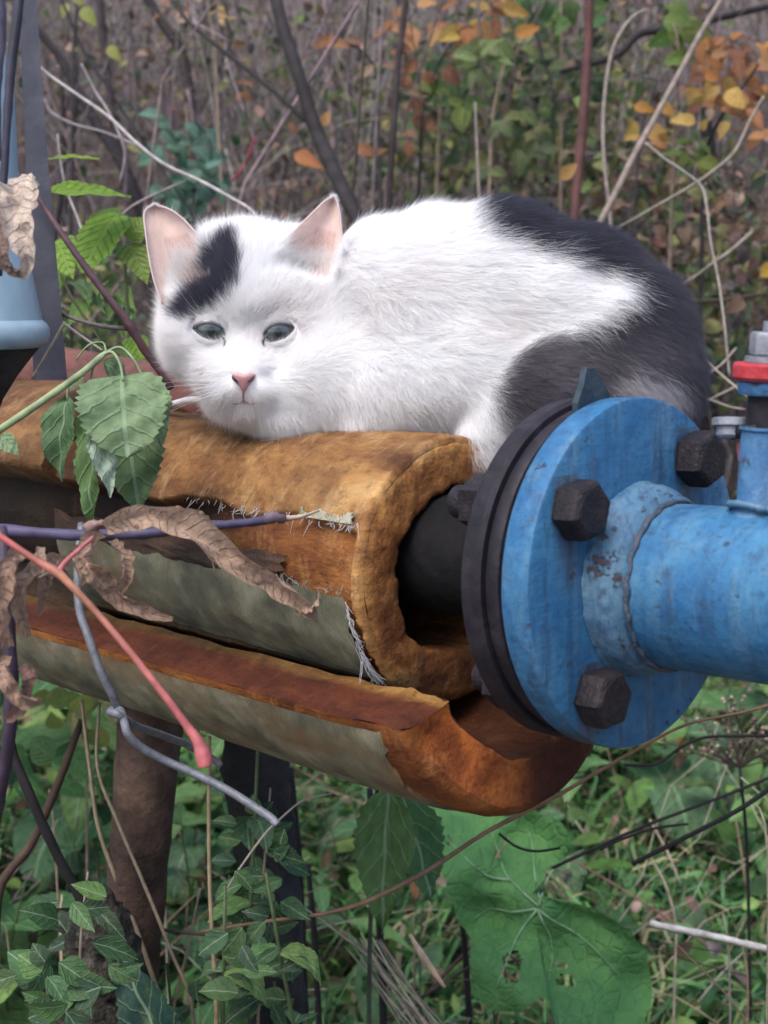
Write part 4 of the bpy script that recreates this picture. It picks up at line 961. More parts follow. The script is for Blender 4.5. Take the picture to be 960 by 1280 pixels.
# ================================================================== ground and slope behind
def ground_z(x, y):
    p = np.stack([x, y, np.zeros_like(x)], -1)
    return 0.05*fbm(p*1.3, 401, 3)+0.42*np.clip(y-5.0, 0, 7.5)**1.15*1.0-0.06*np.clip(2.5-y, 0, 3)
gx = np.concatenate([-np.geomspace(5, 90, 26)[::-1], np.linspace(-4.8, 4.8, 110), np.geomspace(5, 90, 26)])
gy = np.concatenate([-np.geomspace(2, 90, 18)[::-1], np.linspace(-1.9, 16, 200), np.geomspace(16.5, 110, 24)])
GX, GY = np.meshgrid(gx, gy, indexing='ij'); g = Geo()
g.add(np.stack([GX, GY, ground_z(GX, GY)], -1).reshape(-1, 3), grid_faces(len(gx), len(gy)))
m, nt, b = new_mat('leaf_litter'); co = objco(nt)
v = nt.nodes.new('ShaderNodeTexVoronoi'); v.inputs['Scale'].default_value = 22; nt.links.new(co, v.inputs[0])
c = ramp(nt, noise(nt, co, 14, 7, 0.7), [(0.3, (0.035, 0.028, 0.026)), (0.5, (0.11, 0.088, 0.078)), (0.72, (0.24, 0.20, 0.175))])
c = mix(nt, ramp(nt, v.outputs['Distance'], [(0.2, (0.5,)*3), (0.5, (0,)*3)]), c, (0.20, 0.155, 0.125)); nt.links.new(c, b.inputs['Base Color'])
b.inputs['Roughness'].default_value = 0.95; bump(nt, b, noise(nt, co, 30, 6, 0.7), 0.02)
MAT['ground'] = m
o = g.build('ground', MAT['ground']); tag(o, 'forest floor of brown leaf litter rising to a bank behind the thicket', kind='structure')

# ================================================================== leaves
SH = {'ovate': [(0, .02), (.06, .42), (.16, .80), (.30, 1.0), (.48, .93), (.66, .68), (.82, .38), (.93, .14), (1, .0)],
      'lance': [(0, .03), (.12, .45), (.32, .95), (.5, 1.0), (.7, .72), (.86, .36), (1, 0)],
      'round': [(0, .05), (.05, .6), (.18, .92), (.42, 1.0), (.66, .88), (.85, .58), (.95, .28), (1, 0)],
      'oak':   [(0, .04), (.10, .25), (.22, .62), (.30, .42), (.42, .95), (.52, .62), (.64, 1.0), (.76, .66), (.88, .66), (1, 0)]}
def leaf_mesh(L, W, shape='ovate', nv=12, nu=5, serr=0.0, nser=12, fold=0.25, curl=0.4, twist=0.0, wav=0.0, seed=0, roll=0.0):
    """leaf with its base at 0, along +X, face up +Z; fold lifts the halves, curl bends the tip down"""
    r_ = np.random.default_rng(seed); t = np.linspace(0, 1, nv); sh = np.array(SH[shape]); w = np.interp(t, sh[:, 0], sh[:, 1])*W/2
    if serr: w = w*(1-serr*((t*nser) % 1.0)*(w > 0))+0
    u_ = np.linspace(-1, 1, nu); ph = r_.random(3)*6
    # bend along the midrib
    a = curl*t*np.pi/2*1.0; dx = np.cos(a); dz = -np.sin(a); X = np.concatenate([[0], np.cumsum((dx[1:]+dx[:-1])/2)])*L/(nv-1); Z = np.concatenate([[0], np.cumsum((dz[1:]+dz[:-1])/2)])*L/(nv-1)
    V = np.zeros((nv, nu, 3)); UV = np.zeros((nv, nu, 2))
    for k in range(nv):
        y = u_*w[k]; h = np.abs(y)*fold+wav*L*np.sin(u_*2.2+t[k]*9+ph[0])*np.abs(u_)*0.5+wav*L*0.5*np.sin(t[k]*17+ph[1]+u_*3)
        if roll:
            rr_ = roll*(0.4+0.6*math.sin(t[k]*5+ph[2])); ang = u_*rr_*1.9; y, h = w[k]*np.sin(ang)/max(abs(rr_*1.9), .3), h+w[k]*(1-np.cos(ang))/max(abs(rr_*1.9), .3)
        tw = twist*t[k]; y2 = y*math.cos(tw)-h*math.sin(tw); h2 = y*math.sin(tw)+h*math.cos(tw)
        nx, nz = -dz[k]*1.0, dx[k]
        V[k, :, 0] = X[k]+nx*h2; V[k, :, 1] = y2; V[k, :, 2] = Z[k]+nz*h2
        UV[k, :, 0] = 0.5+u_*0.5*max(w[k]/(W/2), 0.05); UV[k, :, 1] = t[k]
    return V.reshape(-1, 3), grid_faces(nv, nu), UV.reshape(-1, 2)
def frame(o, d, n):
    d = unit(d); n = np.asarray(n, float); n = n-d*(n@d); n = unit(n) if np.linalg.norm(n) > 1e-6 else unit(np.cross(d, [0.3, 0.5, 0.8])); s = np.cross(n, d)
    return Matrix(((d[0], s[0], n[0], o[0]), (d[1], s[1], n[1], o[1]), (d[2], s[2], n[2], o[2]), (0, 0, 0, 1)))
def leaf_obj(name, mat, parent, base, tip, nrm, W, col, **kw):
    """one leaf as a part, from base to tip (world)"""
    L = np.linalg.norm(np.asarray(tip)-np.asarray(base)); cu = kw.get('curl', 0.3); L = L*(1+0.12*cu*cu)
    V_, F_, UV_ = leaf_mesh(L, W, **kw)
    # aim the chord of the bent leaf, not its first segment, at the tip
    q = V_.reshape(kw.get('nv', 12), -1, 3)[-1].mean(0); al = math.atan2(-q[2], q[0]); ca, sa = math.cos(al), math.sin(al)
    V_ = np.stack([V_[:, 0]*ca-V_[:, 2]*sa, V_[:, 1], V_[:, 0]*sa+V_[:, 2]*ca], 1)
    g = Geo(); g.add(V_, F_, UV_, col); me = g.mesh(name, mat)
    o = bpy.data.objects.new(name, me); C.objects.link(o); o.matrix_basis = frame(base, np.asarray(tip)-np.asarray(base), nrm)
    if parent is not None: link(o, parent)
    return o
def add_leaf(g, V_, F_, UV_, o, d, n, sc, col, mat=0):
    M = np.array(frame(o, d, n)); g.add((M[:3, :3] @ (V_*sc).T).T+M[:3, 3], F_, UV_, col, mat)

# library of cheap small leaves, scattered by matrix
def batch_leaves(g, protos, O_, D_, N_, S_, cols, mat=0):
    """many small leaves into one mesh, vectorised"""
    D_ = D_/np.linalg.norm(D_, axis=1, keepdims=True); N_ = N_-D_*np.sum(N_*D_, 1, keepdims=True); N_ /= np.maximum(np.linalg.norm(N_, axis=1, keepdims=True), 1e-6); Sd = np.cross(N_, D_)
    which = rng.integers(len(protos), size=len(O_))
    for k, (V_, F_, UV_) in enumerate(protos):
        s = which == k; n = int(s.sum())
        if not n: continue
        W_ = O_[s][:, None]+S_[s][:, None, None]*(V_[None, :, :1]*D_[s][:, None]+V_[None, :, 1:2]*Sd[s][:, None]+V_[None, :, 2:]*N_[s][:, None])
        nv = len(V_); F2 = (F_[None]+(np.arange(n)*nv)[:, None, None]).reshape(-1, F_.shape[1])
        g.add(W_.reshape(-1, 3), F2, np.tile(UV_, (n, 1)), np.repeat(cols[s], nv, 0), mat)
PL = {k: [leaf_mesh(1, w_, sh, nv=6, nu=3, fold=.25, curl=c_, wav=.03, seed=i) for i, c_ in enumerate((.15, .5, .9))] for k, w_, sh in (('broad', .62, 'ovate'), ('lance', .28, 'lance'), ('round', .85, 'round'), ('oak', .55, 'oak'))}

def batch_tubes(g, paths, rads, cols, n=4, mat=0):
    """paths (m, k, 3), rads (m, k), cols (m, 3): many thin twigs in one mesh"""
    m_, k = paths.shape[:2]; T_ = np.gradient(paths, axis=1); T_ /= np.maximum(np.linalg.norm(T_, axis=2, keepdims=True), 1e-9)
    a = np.array([0.3, 0.9, 0.2]); N_ = np.cross(T_, a); N_ /= np.maximum(np.linalg.norm(N_, axis=2, keepdims=True), 1e-9); B_ = np.cross(T_, N_)
    th_ = np.arange(n)/n*2*np.pi
    V_ = paths[:, :, None]+(N_[:, :, None]*np.cos(th_)[:, None]+B_[:, :, None]*np.sin(th_)[:, None])*rads[:, :, None, None]
    base = (np.arange(m_)*k*n)[:, None, None]; i = np.arange(k-1)[None, :, None]*n; j = np.arange(n)[None, None]
    F_ = np.stack([base+i+j, base+i+(j+1) % n, base+i+n+(j+1) % n, base+i+n+j], -1).reshape(-1, 4)
    g.add(V_.reshape(-1, 3), F_, None, np.repeat(cols, k*n, 0), mat)
def wiggle(O_, D_, L_, k, amp, droop=0.0):
    """random-walk paths from O_ along D_ with lengths L_"""
    m_ = len(O_); D_ = D_/np.linalg.norm(D_, axis=1, keepdims=True); s = np.linspace(0, 1, k)
    W_ = np.cumsum(rng.normal(0, 1, (m_, k, 3)), 1)*amp/np.sqrt(k); W_ -= W_[:, :1]
    P_ = O_[:, None]+D_[:, None]*(L_[:, None]*s)[..., None]+W_*L_[:, None, None]
    P_[:, :, 2] -= droop*(L_[:, None]*s**2); return P_
GREYS_T = (0.92, 0.92, 0.92)
def pick(cols, n, jit=0.2):
    c = np.array(cols)[rng.integers(len(cols), size=n)]; return np.clip(c*(1+jit*rng.normal(size=(n, 1)))*(1+0.06*rng.normal(size=(n, 3))), 0.004, 0.7)

GREYS = [(0.15, 0.125, 0.13), (0.20, 0.165, 0.165), (0.11, 0.09, 0.095), (0.23, 0.19, 0.175), (0.14, 0.105, 0.10), (0.30, 0.25, 0.235)]; GREYS = [tuple(a*b for a, b in zip(c_, GREYS_T)) for c_ in GREYS]
# ---- the thicket: far stems and twigs that nobody could count
def spread(n, y0, y1, pw=1.0, margin=0.9):
    y = y0+(y1-y0)*rng.random(n)**pw; x = (rng.random(n)*2-1)*(0.30*y+margin); return x, y
g = Geo()
n = 7200; x, y = spread(n, 2.7, 8.5, 0.8, 1.7); o_ = np.stack([x, y, ground_z(x, y)-0.02], 1)
d_ = np.stack([rng.normal(0, .34, n), rng.normal(0, .25, n), np.ones(n)], 1); L_ = 0.7+2.0*rng.random(n)
pth = wiggle(o_, d_, L_, 7, 0.10); rd = (0.0012+0.0045*rng.random(n)**2.2)[:, None]*np.linspace(1, 0.35, 7)[None]
batch_tubes(g, pth, rd, pick(GREYS, n, 0.3), 4)
n2 = 36000; pi = rng.integers(n, size=n2); ki = rng.integers(1, 6, n2); o2 = pth[pi, ki]; d2 = np.stack([rng.normal(0, 1.0, n2), rng.normal(0, .7, n2), rng.normal(.35, .5, n2)], 1)
p2_ = wiggle(o2, d2, 0.12+0.45*rng.random(n2), 5, 0.16, 0.1); batch_tubes(g, p2_, (0.0007+0.0012*rng.random(n2))[:, None]*np.linspace(1, .5, 5)[None], pick(GREYS+[(0.2, 0.16, 0.13)], n2, 0.3), 3)
o = g.build('thicket_twigs', MAT['twig']); tag(o, 'dense tangle of thin grey brown bare twigs filling the background', kind='stuff')
# ---- withered small leaves caught in it
g = Geo()
def scat(n, y0, y1, zlo, zhi, xf=None, pw=1.0):
    x, y = spread(n, y0, y1, pw); 
    if xf is not None: x = xf(n, y)
    z = ground_z(x, y)*0+zlo+(zhi-zlo)*rng.random(n); return np.stack([x, y, z], 1)
BR = [(0.17, 0.11, 0.085), (0.23, 0.16, 0.12), (0.15, 0.12, 0.115), (0.30, 0.22, 0.17), (0.20, 0.12, 0.085), (0.13, 0.14, 0.08)]
n = 18000; O_ = scat(n, 2.8, 7.5, 0.2, 2.6); batch_leaves(g, PL['broad']+PL['oak'], O_, rng.normal(size=(n, 3))+[0, 0, -.5], rng.normal(size=(n, 3))+[0, -.8, .3], 0.012+0.026*rng.random(n), pick(BR, n, .3))
def cluster(n, px, py, d, sx, sy, sd):     # points round a place
    return np.array([P(a, b, max(c, 0.9)) for a, b, c in zip(px+sx*rng.normal(size=n), py+sy*rng.normal(size=n), d+sd*rng.normal(size=n))])
GR = [(0.09, 0.14, 0.06), (0.12, 0.16, 0.065), (0.19, 0.20, 0.08), (0.08, 0.12, 0.07), (0.22, 0.20, 0.09)]
for (px, py, d, sx, sy, k, cs) in ((600, 120, 3.3, 70, 50, 700, GR), (760, 130, 3.2, 60, 60, 500, GR), (560, 190, 3.4, 60, 40, 500, GR), (700, 200, 3.2, 60, 40, 450, GR), (840, 230, 2.9, 50, 50, 350, GR+BR), (640, 60, 3.6, 120, 30, 400, BR+GR), (930, 300, 2.7, 30, 60, 300, GR+BR), (880, 400, 2.8, 40, 60, 350, GR), (900, 340, 2.9, 50, 50, 300, BR), (340, 90, 4.0, 60, 60, 300, GR), (200, 60, 3.6, 90, 60, 260, GR+BR), (120, 200, 3.4, 60, 80, 220, GR+BR), (420, 200, 3.4, 60, 50, 260, GR+BR), (120, 380, 2.6, 30, 50, 250, GR), (780, 260, 3.0, 60, 40, 300, BR+GR)):
    O_ = cluster(k, px, py, d, sx, sy, .25); batch_leaves(g, PL['broad']+PL['lance'], O_, rng.normal(size=(k, 3))+[0, 0, -.4], rng.normal(size=(k, 3))+[0, -.8, .5], 0.018+0.03*rng.random(k), pick(cs, k, .25))
o = g.build('thicket_leaves', MAT['leaf_bg']); tag(o, 'small withered brown and dull green leaves caught all through the thicket', kind='stuff')

ORD = []
# ================================================================== single stems the eye can follow
def root_down(a, b):        # carry a rooted stem on to the ground
    e = b.copy(); e[2] = float(ground_z(np.array([e[0]]), np.array([e[1]]))[0])-0.03; return e
def stalk(name, pts, rpx, mat, col, label, cat, group=None, n=8, sm=6, lump=0.04):
    """pts: (px, py, depth); rpx: radius in photo pixels at each point"""
    W_ = np.array([P(*q) for q in pts]); rp = np.broadcast_to(np.asarray(rpx, float), (len(pts),))
    if pts[-1][1] >= 560 and abs(pts[-1][1]-pts[-2][1]) > 2.2*abs(pts[-1][0]-pts[-2][0]) and pts[-1][1]-pts[-2][1] > 45: W_[-1] = root_down(W_[-2], W_[-1])
    rad = [r_*q[2]/FPX for r_, q in zip(rp, pts)]
    g = Geo(); add_tube(g, W_, rad, n, sm, col, 0, lump); o = g.build(name, mat); tag(o, label, cat, group); return o
TW, ST = MAT['twig'], MAT['stem']
DK = (0.022, 0.018, 0.020); PALE = (0.23, 0.19, 0.165); TAN = (0.20, 0.15, 0.11)
stalk('sapling', [(332, -60, 2.2), (350, 20, 2.15), (372, 90, 2.1), (396, 165, 2.08), (425, 230, 2.02), (450, 280, 1.98), (500, 400, 1.9), (560, 700, 1.95), (600, 1100, 2.1)], [8, 8.5, 8.5, 9.5, 10, 10, 11, 12, 13], TW, DK, 'dark slanting sapling stem rising behind the cat right ear', 'sapling')
stalk('bare_branch', [(392, 158, 2.09), (370, 140, 2.1), (340, 112, 2.15), (300, 80, 2.2), (262, 50, 2.25), (236, 28, 2.3), (200, -20, 2.4)], [3.2, 3, 3, 3, 2.8, 2.5, 2], TW, DK, 'dark thin branch joining the slanting sapling stem', 'branch')
stalk('sapling', [(508, -60, 2.4), (505, 20, 2.38), (497, 80, 2.35), (492, 160, 2.3), (488, 220, 2.3), (484, 300, 2.3), (480, 600, 2.35), (470, 1100, 2.5)], [4, 4, 4, 4.5, 4.2, 4, 5, 5], TW, (0.03, 0.022, 0.022), 'thin dark upright sapling above the middle of the cat back', 'sapling')
stalk('sapling', [(737, -60, 2.3), (736, 30, 2.3), (733, 90, 2.28), (728, 160, 2.25), (722, 220, 2.22), (716, 300, 2.2), (700, 700, 2.25), (690, 1200, 2.4)], [6, 6, 6, 6.5, 6.2, 6, 7, 8], TW, (0.075, 0.032, 0.030), 'straight reddish brown sapling behind the dark back of the cat', 'sapling')
stalk('dry_stalk', [(908, -10, 1.9), (880, 35, 1.88), (850, 90, 1.85), (820, 145, 1.82), (795, 190, 1.8), (770, 240, 1.78), (745, 290, 1.75), (700, 420, 1.7)], [3.4, 3.6, 3.8, 4, 4.2, 4.2, 4.4, 5], ST, (0.20, 0.155, 0.13), 'long pale leaning dry stalk in the upper right', 'stalk')
stalk('dry_stalk', [(808, 12, 2.0), (795, 18, 2.0), (780, 34, 2.0), (766, 62, 2.0), (758, 100, 2.0), (754, 150, 2.0), (755, 200, 2.0), (760, 245, 2.0), (768, 330, 2.0)], [1.6, 2, 2.2, 2.4, 2.4, 2.4, 2.4, 2.4, 2.4], ST, PALE, 'pale stalk whose top arches over to the right', 'stalk')
stalk('dry_stalk', [(955, 120, 1.8), (938, 150, 1.8), (918, 190, 1.8), (890, 215, 1.8), (860, 235, 1.8), (820, 258, 1.8), (760, 292, 1.8)], [1.6, 2, 2.3, 2.2, 2.2, 1.8, 1.5], ST, (0.20, 0.165, 0.135), 'curved pale twig crossing in front of the dark trunk at the right', 'twig')
stalk('dry_stalk', [(806, 178, 1.75), (830, 198, 1.75), (855, 215, 1.75), (877, 234, 1.75), (884, 262, 1.74), (888, 300, 1.73), (898, 350, 1.72), (905, 400, 1.7), (912, 470, 1.7)], [1.8, 2, 2, 2.2, 1.6, 1.5, 1.5, 1.6, 1.6], ST, (0.25, 0.22, 0.19), 'thin pale bent straw reaching down towards the red washer', 'straw')
stalk('dry_stalk', [(594, 128, 2.1), (596, 180, 2.1), (599, 250, 2.1), (604, 400, 2.1)], [1.4, 1.6, 1.8, 2], ST, PALE, 'short upright pale straw above the dark patch of the cat back', 'straw')
stalk('tree_trunk', [(878, 130, 3.1), (884, 190, 3.1), (890, 240, 3.1), (894, 300, 3.05), (890, 420, 3.0), (885, 600, 3.0), (880, 1000, 3.0)], [9, 12, 14, 13, 13, 14, 15], TW, (0.014, 0.013, 0.014), 'blackish trunk in the thicket at the right behind pale twigs', 'trunk')
stalk('bare_branch', [(40, 30, 3.0), (66, 60, 3.0), (90, 100, 3.0), (118, 150, 3.0), (150, 200, 3.0), (190, 290, 3.0), (230, 450, 3.0)], [4, 5, 6, 7, 8, 9, 10], TW, (0.03, 0.025, 0.029), 'dark bare branch leaning in the upper left thicket', 'branch')
stalk('bare_branch', [(122, -30, 3.2), (128, 40, 3.2), (134, 90, 3.2), (144, 160, 3.2), (160, 240, 3.2), (200, 400, 3.2)], [4.5, 5, 5, 5.5, 6, 7], TW, (0.045, 0.034, 0.036), 'brown bare stem beside the two yellow leaves', 'branch')
stalk('bare_branch', [(176, -20, 3.4), (200, 25, 3.4), (224, 60, 3.4), (236, 110, 3.4), (244, 180, 3.4), (250, 300, 3.4)], [6, 6.5, 7, 7.5, 8, 9], TW, (0.04, 0.03, 0.032), 'thick brown bent stem left of the thin dark branch', 'branch')
stalk('dry_stalk', [(50, 84, 1.7), (66, 97, 1.7), (96, 118, 1.68), (136, 146, 1.65), (170, 178, 1.62), (205, 205, 1.6), (250, 226, 1.58), (290, 248, 1.55), (315, 264, 1.53), (330, 290, 1.52)], [1.5, 1.8, 2, 2, 2.1, 2.1, 2.2, 2.2, 2, 2], ST, (0.32, 0.29, 0.28), 'long whitish twig slanting down to the top of the cat head', 'twig')
stalk('dry_stalk', [(102, 80, 1.75), (108, 92, 1.75), (118, 112, 1.75), (136, 140, 1.72), (150, 170, 1.7), (156, 195, 1.7), (150, 228, 1.7)], [1.5, 1.6, 1.6, 1.5, 1.5, 1.4, 1.2], ST, (0.22, 0.19, 0.19), 'thin grey curved twig crossing the long whitish twig', 'twig')
stalk('dry_stalk', [(56, 124, 1.9), (64, 140, 1.9), (92, 155, 1.88), (130, 165, 1.85), (172, 182, 1.8)], [1.3, 1.4, 1.5, 1.4, 1.3], ST, (0.2, 0.18, 0.185), 'thin grey twig below the long whitish twig', 'twig')
stalk('dry_stalk', [(150, 270, 1.6), (168, 256, 1.6), (200, 240, 1.6), (232, 226, 1.6)], [1.2, 1.4, 1.4, 1.2], ST, (0.24, 0.2, 0.19), 'short pale twig just above the cat left ear', 'twig')
stalk('dry_stalk', [(72, 168, 1.6), (78, 215, 1.6), (86, 245, 1.6), (98, 275, 1.58), (112, 320, 1.55)], [1.3, 1.5, 1.5, 1.6, 1.8], ST, (0.24, 0.21, 0.2), 'thin grey upright twig among the bright nettle leaves', 'twig')
stalk('red_twig', [(320, 170, 2.6), (308, 200, 2.6), (296, 220, 2.6), (270, 240, 2.6), (250, 262, 2.6)], [1.6, 1.8, 2, 2.2, 2.2], ST, (0.22, 0.035, 0.05), 'crimson twig in the thicket above the cat head', 'twig')
stalk('bare_branch', [(960, 8, 2.7), (900, 22, 2.7), (850, 36, 2.7), (800, 42, 2.7), (770, 70, 2.7), (700, 90, 2.7)], [4, 4.5, 5, 5, 4, 3], TW, DK, 'dark crooked branch running across the top right corner', 'branch')
stalk('bare_branch', [(745, 376, 2.2), (800, 374, 2.15), (860, 377, 2.1), (910, 374, 2.1), (970, 366, 2.05)], [1.6, 1.8, 2, 2, 2.2], TW, (0.05, 0.035, 0.03), 'dark level twig right of the cat rump', 'twig')
stalk('bare_branch', [(506, 60, 2.7), (540, 50, 2.7), (580, 42, 2.7), (620, 30, 2.7)], [1.5, 2, 2, 2], TW, DK, 'thin dark level twig at the top among orange leaves', 'twig')
stalk('bare_branch', [(655, -20, 2.5), (668, 30, 2.5), (678, 70, 2.5), (688, 100, 2.5), (694, 130, 2.5)], [1.4, 1.5, 1.6, 1.6, 1.2], TW, DK, 'thin black twig hanging left of the reddish sapling', 'twig')
stalk('dry_stalk', [(846, 360, 1.9), (870, 345, 1.88), (890, 330, 1.86), (915, 312, 1.85), (940, 290, 1.85)], [1.6, 1.9, 2, 2.2, 2.4], ST, (0.23, 0.20, 0.17), 'pale slanting twig with leaves at the right of the cat back', 'twig')
for k, (a, b_) in enumerate((((885, 500, 1.6), (960, 455, 1.7)), ((880, 470, 1.6), (920, 435, 1.65)), ((870, 440, 1.6), (940, 500, 1.55)), ((884, 498, 1.5), (932, 512, 1.5)))):
    stalk('dry_stalk', [a, tuple((u_+w_)/2+(2, 3, 0)[q] for q, (u_, w_) in enumerate(zip(a, b_))), b_], [1.4, 1.5, 1.3], ST, (0.26, 0.22, 0.17), ['uppermost straw left of the red washer', 'short steep straw left of the grey hex nut', 'straw slanting down right beside the cat rump', 'thick pale straw just above the top right bolt'][k], 'straw')

# groups of like stems in the mid thicket
for k in range(34):
    px = -10+980*((k*0.618) % 1); d = 2.7+1.6*rng.random(); le = rng.normal(0, 40); h0 = rng.uniform(-60, 200)
    pts = [(px+le, h0, d), (px+le*.7+rng.normal(0, 6), h0+130, d), (px+le*.35+rng.normal(0, 8), 350, d), (px+rng.normal(0, 6), 560, d), (px, 1000 if d < 3.4 else 900, d)]
    r_ = rng.uniform(1.6, 4.2); stalk('bare_sapling', pts, [r_*.6, r_*.8, r_, r_*1.1, r_*1.2], TW, tuple(pick(GREYS, 1, .3)[0]*0.55), 'bare stem', 'stem', 'bare stems in the thicket', n=6, sm=4); ORD.append(('stems', px, bpy.context.scene.collection.objects[-1]))

# ---- coloured leaves: each one a leaf that can be picked out
def leaf_px(name, mat, parent, b, t, wpx, col, facing=(0, 0, -1), **kw):
    """base and tip as (px, py, depth); facing in camera terms (right, up, forward)"""
    base, tip = P(*b), P(*t); n_ = CR*facing[0]+CU*facing[1]+CF*facing[2]; kw.setdefault('seed', int(rng.integers(1e6)))
    return leaf_obj(name, mat, parent, base, tip, n_, wpx*b[2]/FPX, col, **kw)
def twig_with(name, pts, rpx, col, label, cat, leaves, mat, lname='leaf', group=None, lkw=None, stem='stem', smat=None):
    root_t = thing(name, P(*pts[-1]), label, cat, group); W_ = np.array([P(*q) for q in pts]); W_[-1] = root_down(W_[-2], W_[-1]) if pts[-1][1] > 560 else W_[-1]; rad = [r_*q[2]/FPX for r_, q in zip(np.broadcast_to(rpx, (len(pts),)), pts)]
    g = Geo(); add_tube(g, W_, rad, 6, 5, col, 0, .04); g.build(stem, smat or ST, root_t)
    for lf in leaves:
        b_, t_, w_, c_ = lf[:4]; kw = dict(lkw or {}); kw.update(lf[4] if len(lf) > 4 else {}); leaf_px(lname, mat, root_t, b_, t_, w_, c_, **kw)
    return root_t
OR1, OR2, YE, RB = (0.36, 0.17, 0.08), (0.30, 0.13, 0.07), (0.42, 0.29, 0.08), (0.22, 0.10, 0.07)
def rnd_leaves(px, py, d, sx, sy, n, size, cols, shape='ovate', **k):
    out = []
    for q in range(n):
        x_, y_, dd = px+rng.uniform(-sx, sx), py+rng.uniform(-sy, sy), d+rng.normal(0, .06); a = rng.uniform(0, 2*math.pi); s = size*rng.uniform(.7, 1.25)
        out.append(((x_, y_, dd), (x_+s*math.cos(a), y_+s*math.sin(a)*.8+s*.2, dd+rng.normal(0, .25)*s/FPX*d), s*rng.uniform(.45, .75), tuple(pick(cols, 1, .2)[0]), dict(facing=(rng.normal(0, .5), .4+rng.normal(0, .4), -1), shape=shape, curl=rng.uniform(0, .8), fold=rng.uniform(.1, .5), wav=.03, nv=14 if k else 8, nu=5, **k)))
    return out
twig_with('autumn_shrub', [(960, 60, 2.2), (935, 100, 2.2), (905, 140, 2.2), (880, 200, 2.25), (875, 400, 2.3), (872, 900, 2.5)], [1.5, 1.6, 2, 2.2, 3, 4], DK, 'shrub with a dense cluster of rusty orange leaves at the upper right', 'shrub', rnd_leaves(915, 92, 2.2, 46, 44, 64, 28, [OR1, OR2, RB, (0.45, 0.2, 0.07)])+rnd_leaves(890, 130, 2.15, 30, 35, 10, 30, [YE])+rnd_leaves(945, 155, 2.2, 20, 20, 8, 30, [OR1]), MAT['orange'])
twig_with('autumn_shrub', [(640, -20, 2.6), (600, 20, 2.6), (560, 60, 2.6), (530, 130, 2.6), (520, 300, 2.65), (515, 800, 2.8)], [1.5, 1.6, 2, 2.2, 3, 4], DK, 'shrub with scattered orange and yellow leaves above the cat back', 'shrub',
    rnd_leaves(605, 15, 2.6, 50, 26, 16, 32, [OR1, YE, OR2])+rnd_leaves(510, 30, 2.6, 30, 25, 9, 30, [OR1, (0.38, 0.2, 0.1)])+rnd_leaves(530, 100, 2.6, 30, 40, 14, 26, [OR2, RB, (0.3, 0.2, 0.13)])+rnd_leaves(520, 160, 2.6, 20, 25, 5, 26, [RB]), MAT['orange'])
twig_with('autumn_shrub', [(385, 60, 2.5), (420, 52, 2.5), (450, 62, 2.5), (470, 90, 2.5), (478, 300, 2.5), (480, 900, 2.7)], [1.5, 1.6, 2, 2, 3, 4], DK, 'shrub with curled orange brown leaves at the dark sapling', 'shrub',
    [((388, 58, 2.5), (425, 48, 2.5), 16, OR2, dict(nv=8, curl=.6)), ((405, 52, 2.5), (438, 58, 2.48), 18, OR1, dict(nv=8)), ((432, 50, 2.5), (460, 55, 2.5), 10, (0.3, 0.16, 0.12), dict(nv=8)),
     ((368, 192, 2.4), (406, 212, 2.38), 19, (0.46, 0.17, 0.07), dict(nv=8)), ((444, 184, 2.4), (476, 196, 2.4), 17, OR2, dict(nv=8, curl=.7)), ((455, 196, 2.4), (486, 186, 2.4), 12, OR1, dict(nv=8)), ((404, 158, 2.3), (412, 138, 2.3), 14, (0.5, 0.28, 0.12), dict(nv=8)), ((372, 166, 2.4), (360, 154, 2.4), 12, RB, dict(nv=8)), ((450, 96, 2.5), (470, 80, 2.5), 12, (0.4, 0.3, 0.2), dict(nv=8))]+rnd_leaves(310, 115, 2.8, 12, 12, 3, 26, [OR2]), MAT['orange'])
twig_with('autumn_shrub', [(822, 100, 2.3), (812, 130, 2.3), (800, 180, 2.3), (790, 300, 2.3), (780, 900, 2.5)], [1.4, 1.6, 2, 2.4, 3], DK, 'shrub with few yellow orange leaves left of the leaning pale stalk', 'shrub',
    [((792, 132, 2.3), (820, 140, 2.3), 15, (0.5, 0.25, 0.06), dict(nv=8)), ((822, 130, 2.3), (846, 146, 2.3), 16, (0.5, 0.28, 0.07), dict(nv=8)), ((806, 160, 2.3), (838, 178, 2.3), 22, (0.48, 0.29, 0.10), dict(nv=8)), ((700, 224, 2.0), (722, 204, 2.0), 18, (0.42, 0.24, 0.08), dict(nv=8)), ((644, 44, 2.4), (676, 34, 2.4), 18, (0.5, 0.22, 0.05), dict(nv=8)), ((950, 345, 2.1), (975, 325, 2.1), 18, (0.55, 0.35, 0.05), dict(nv=8))]+rnd_leaves(815, 165, 2.3, 25, 25, 6, 24, [YE, OR1]), MAT['orange'])
YG = [(0.14, 0.20, 0.045), (0.10, 0.16, 0.04), (0.20, 0.24, 0.06)]
twig_with('willowy_shrub', [(840, 20, 2.1), (848, 60, 2.1), (846, 120, 2.12), (838, 300, 2.2), (830, 900, 2.4)], [1.3, 1.5, 2, 2.4, 3], TAN, 'shrub with narrow yellow green leaves beside the leaning pale stalk', 'shrub', rnd_leaves(848, 45, 2.1, 22, 28, 16, 36, YG, 'lance')+rnd_leaves(860, 190, 2.1, 26, 20, 8, 28, YG, 'lance'), MAT['lime'])
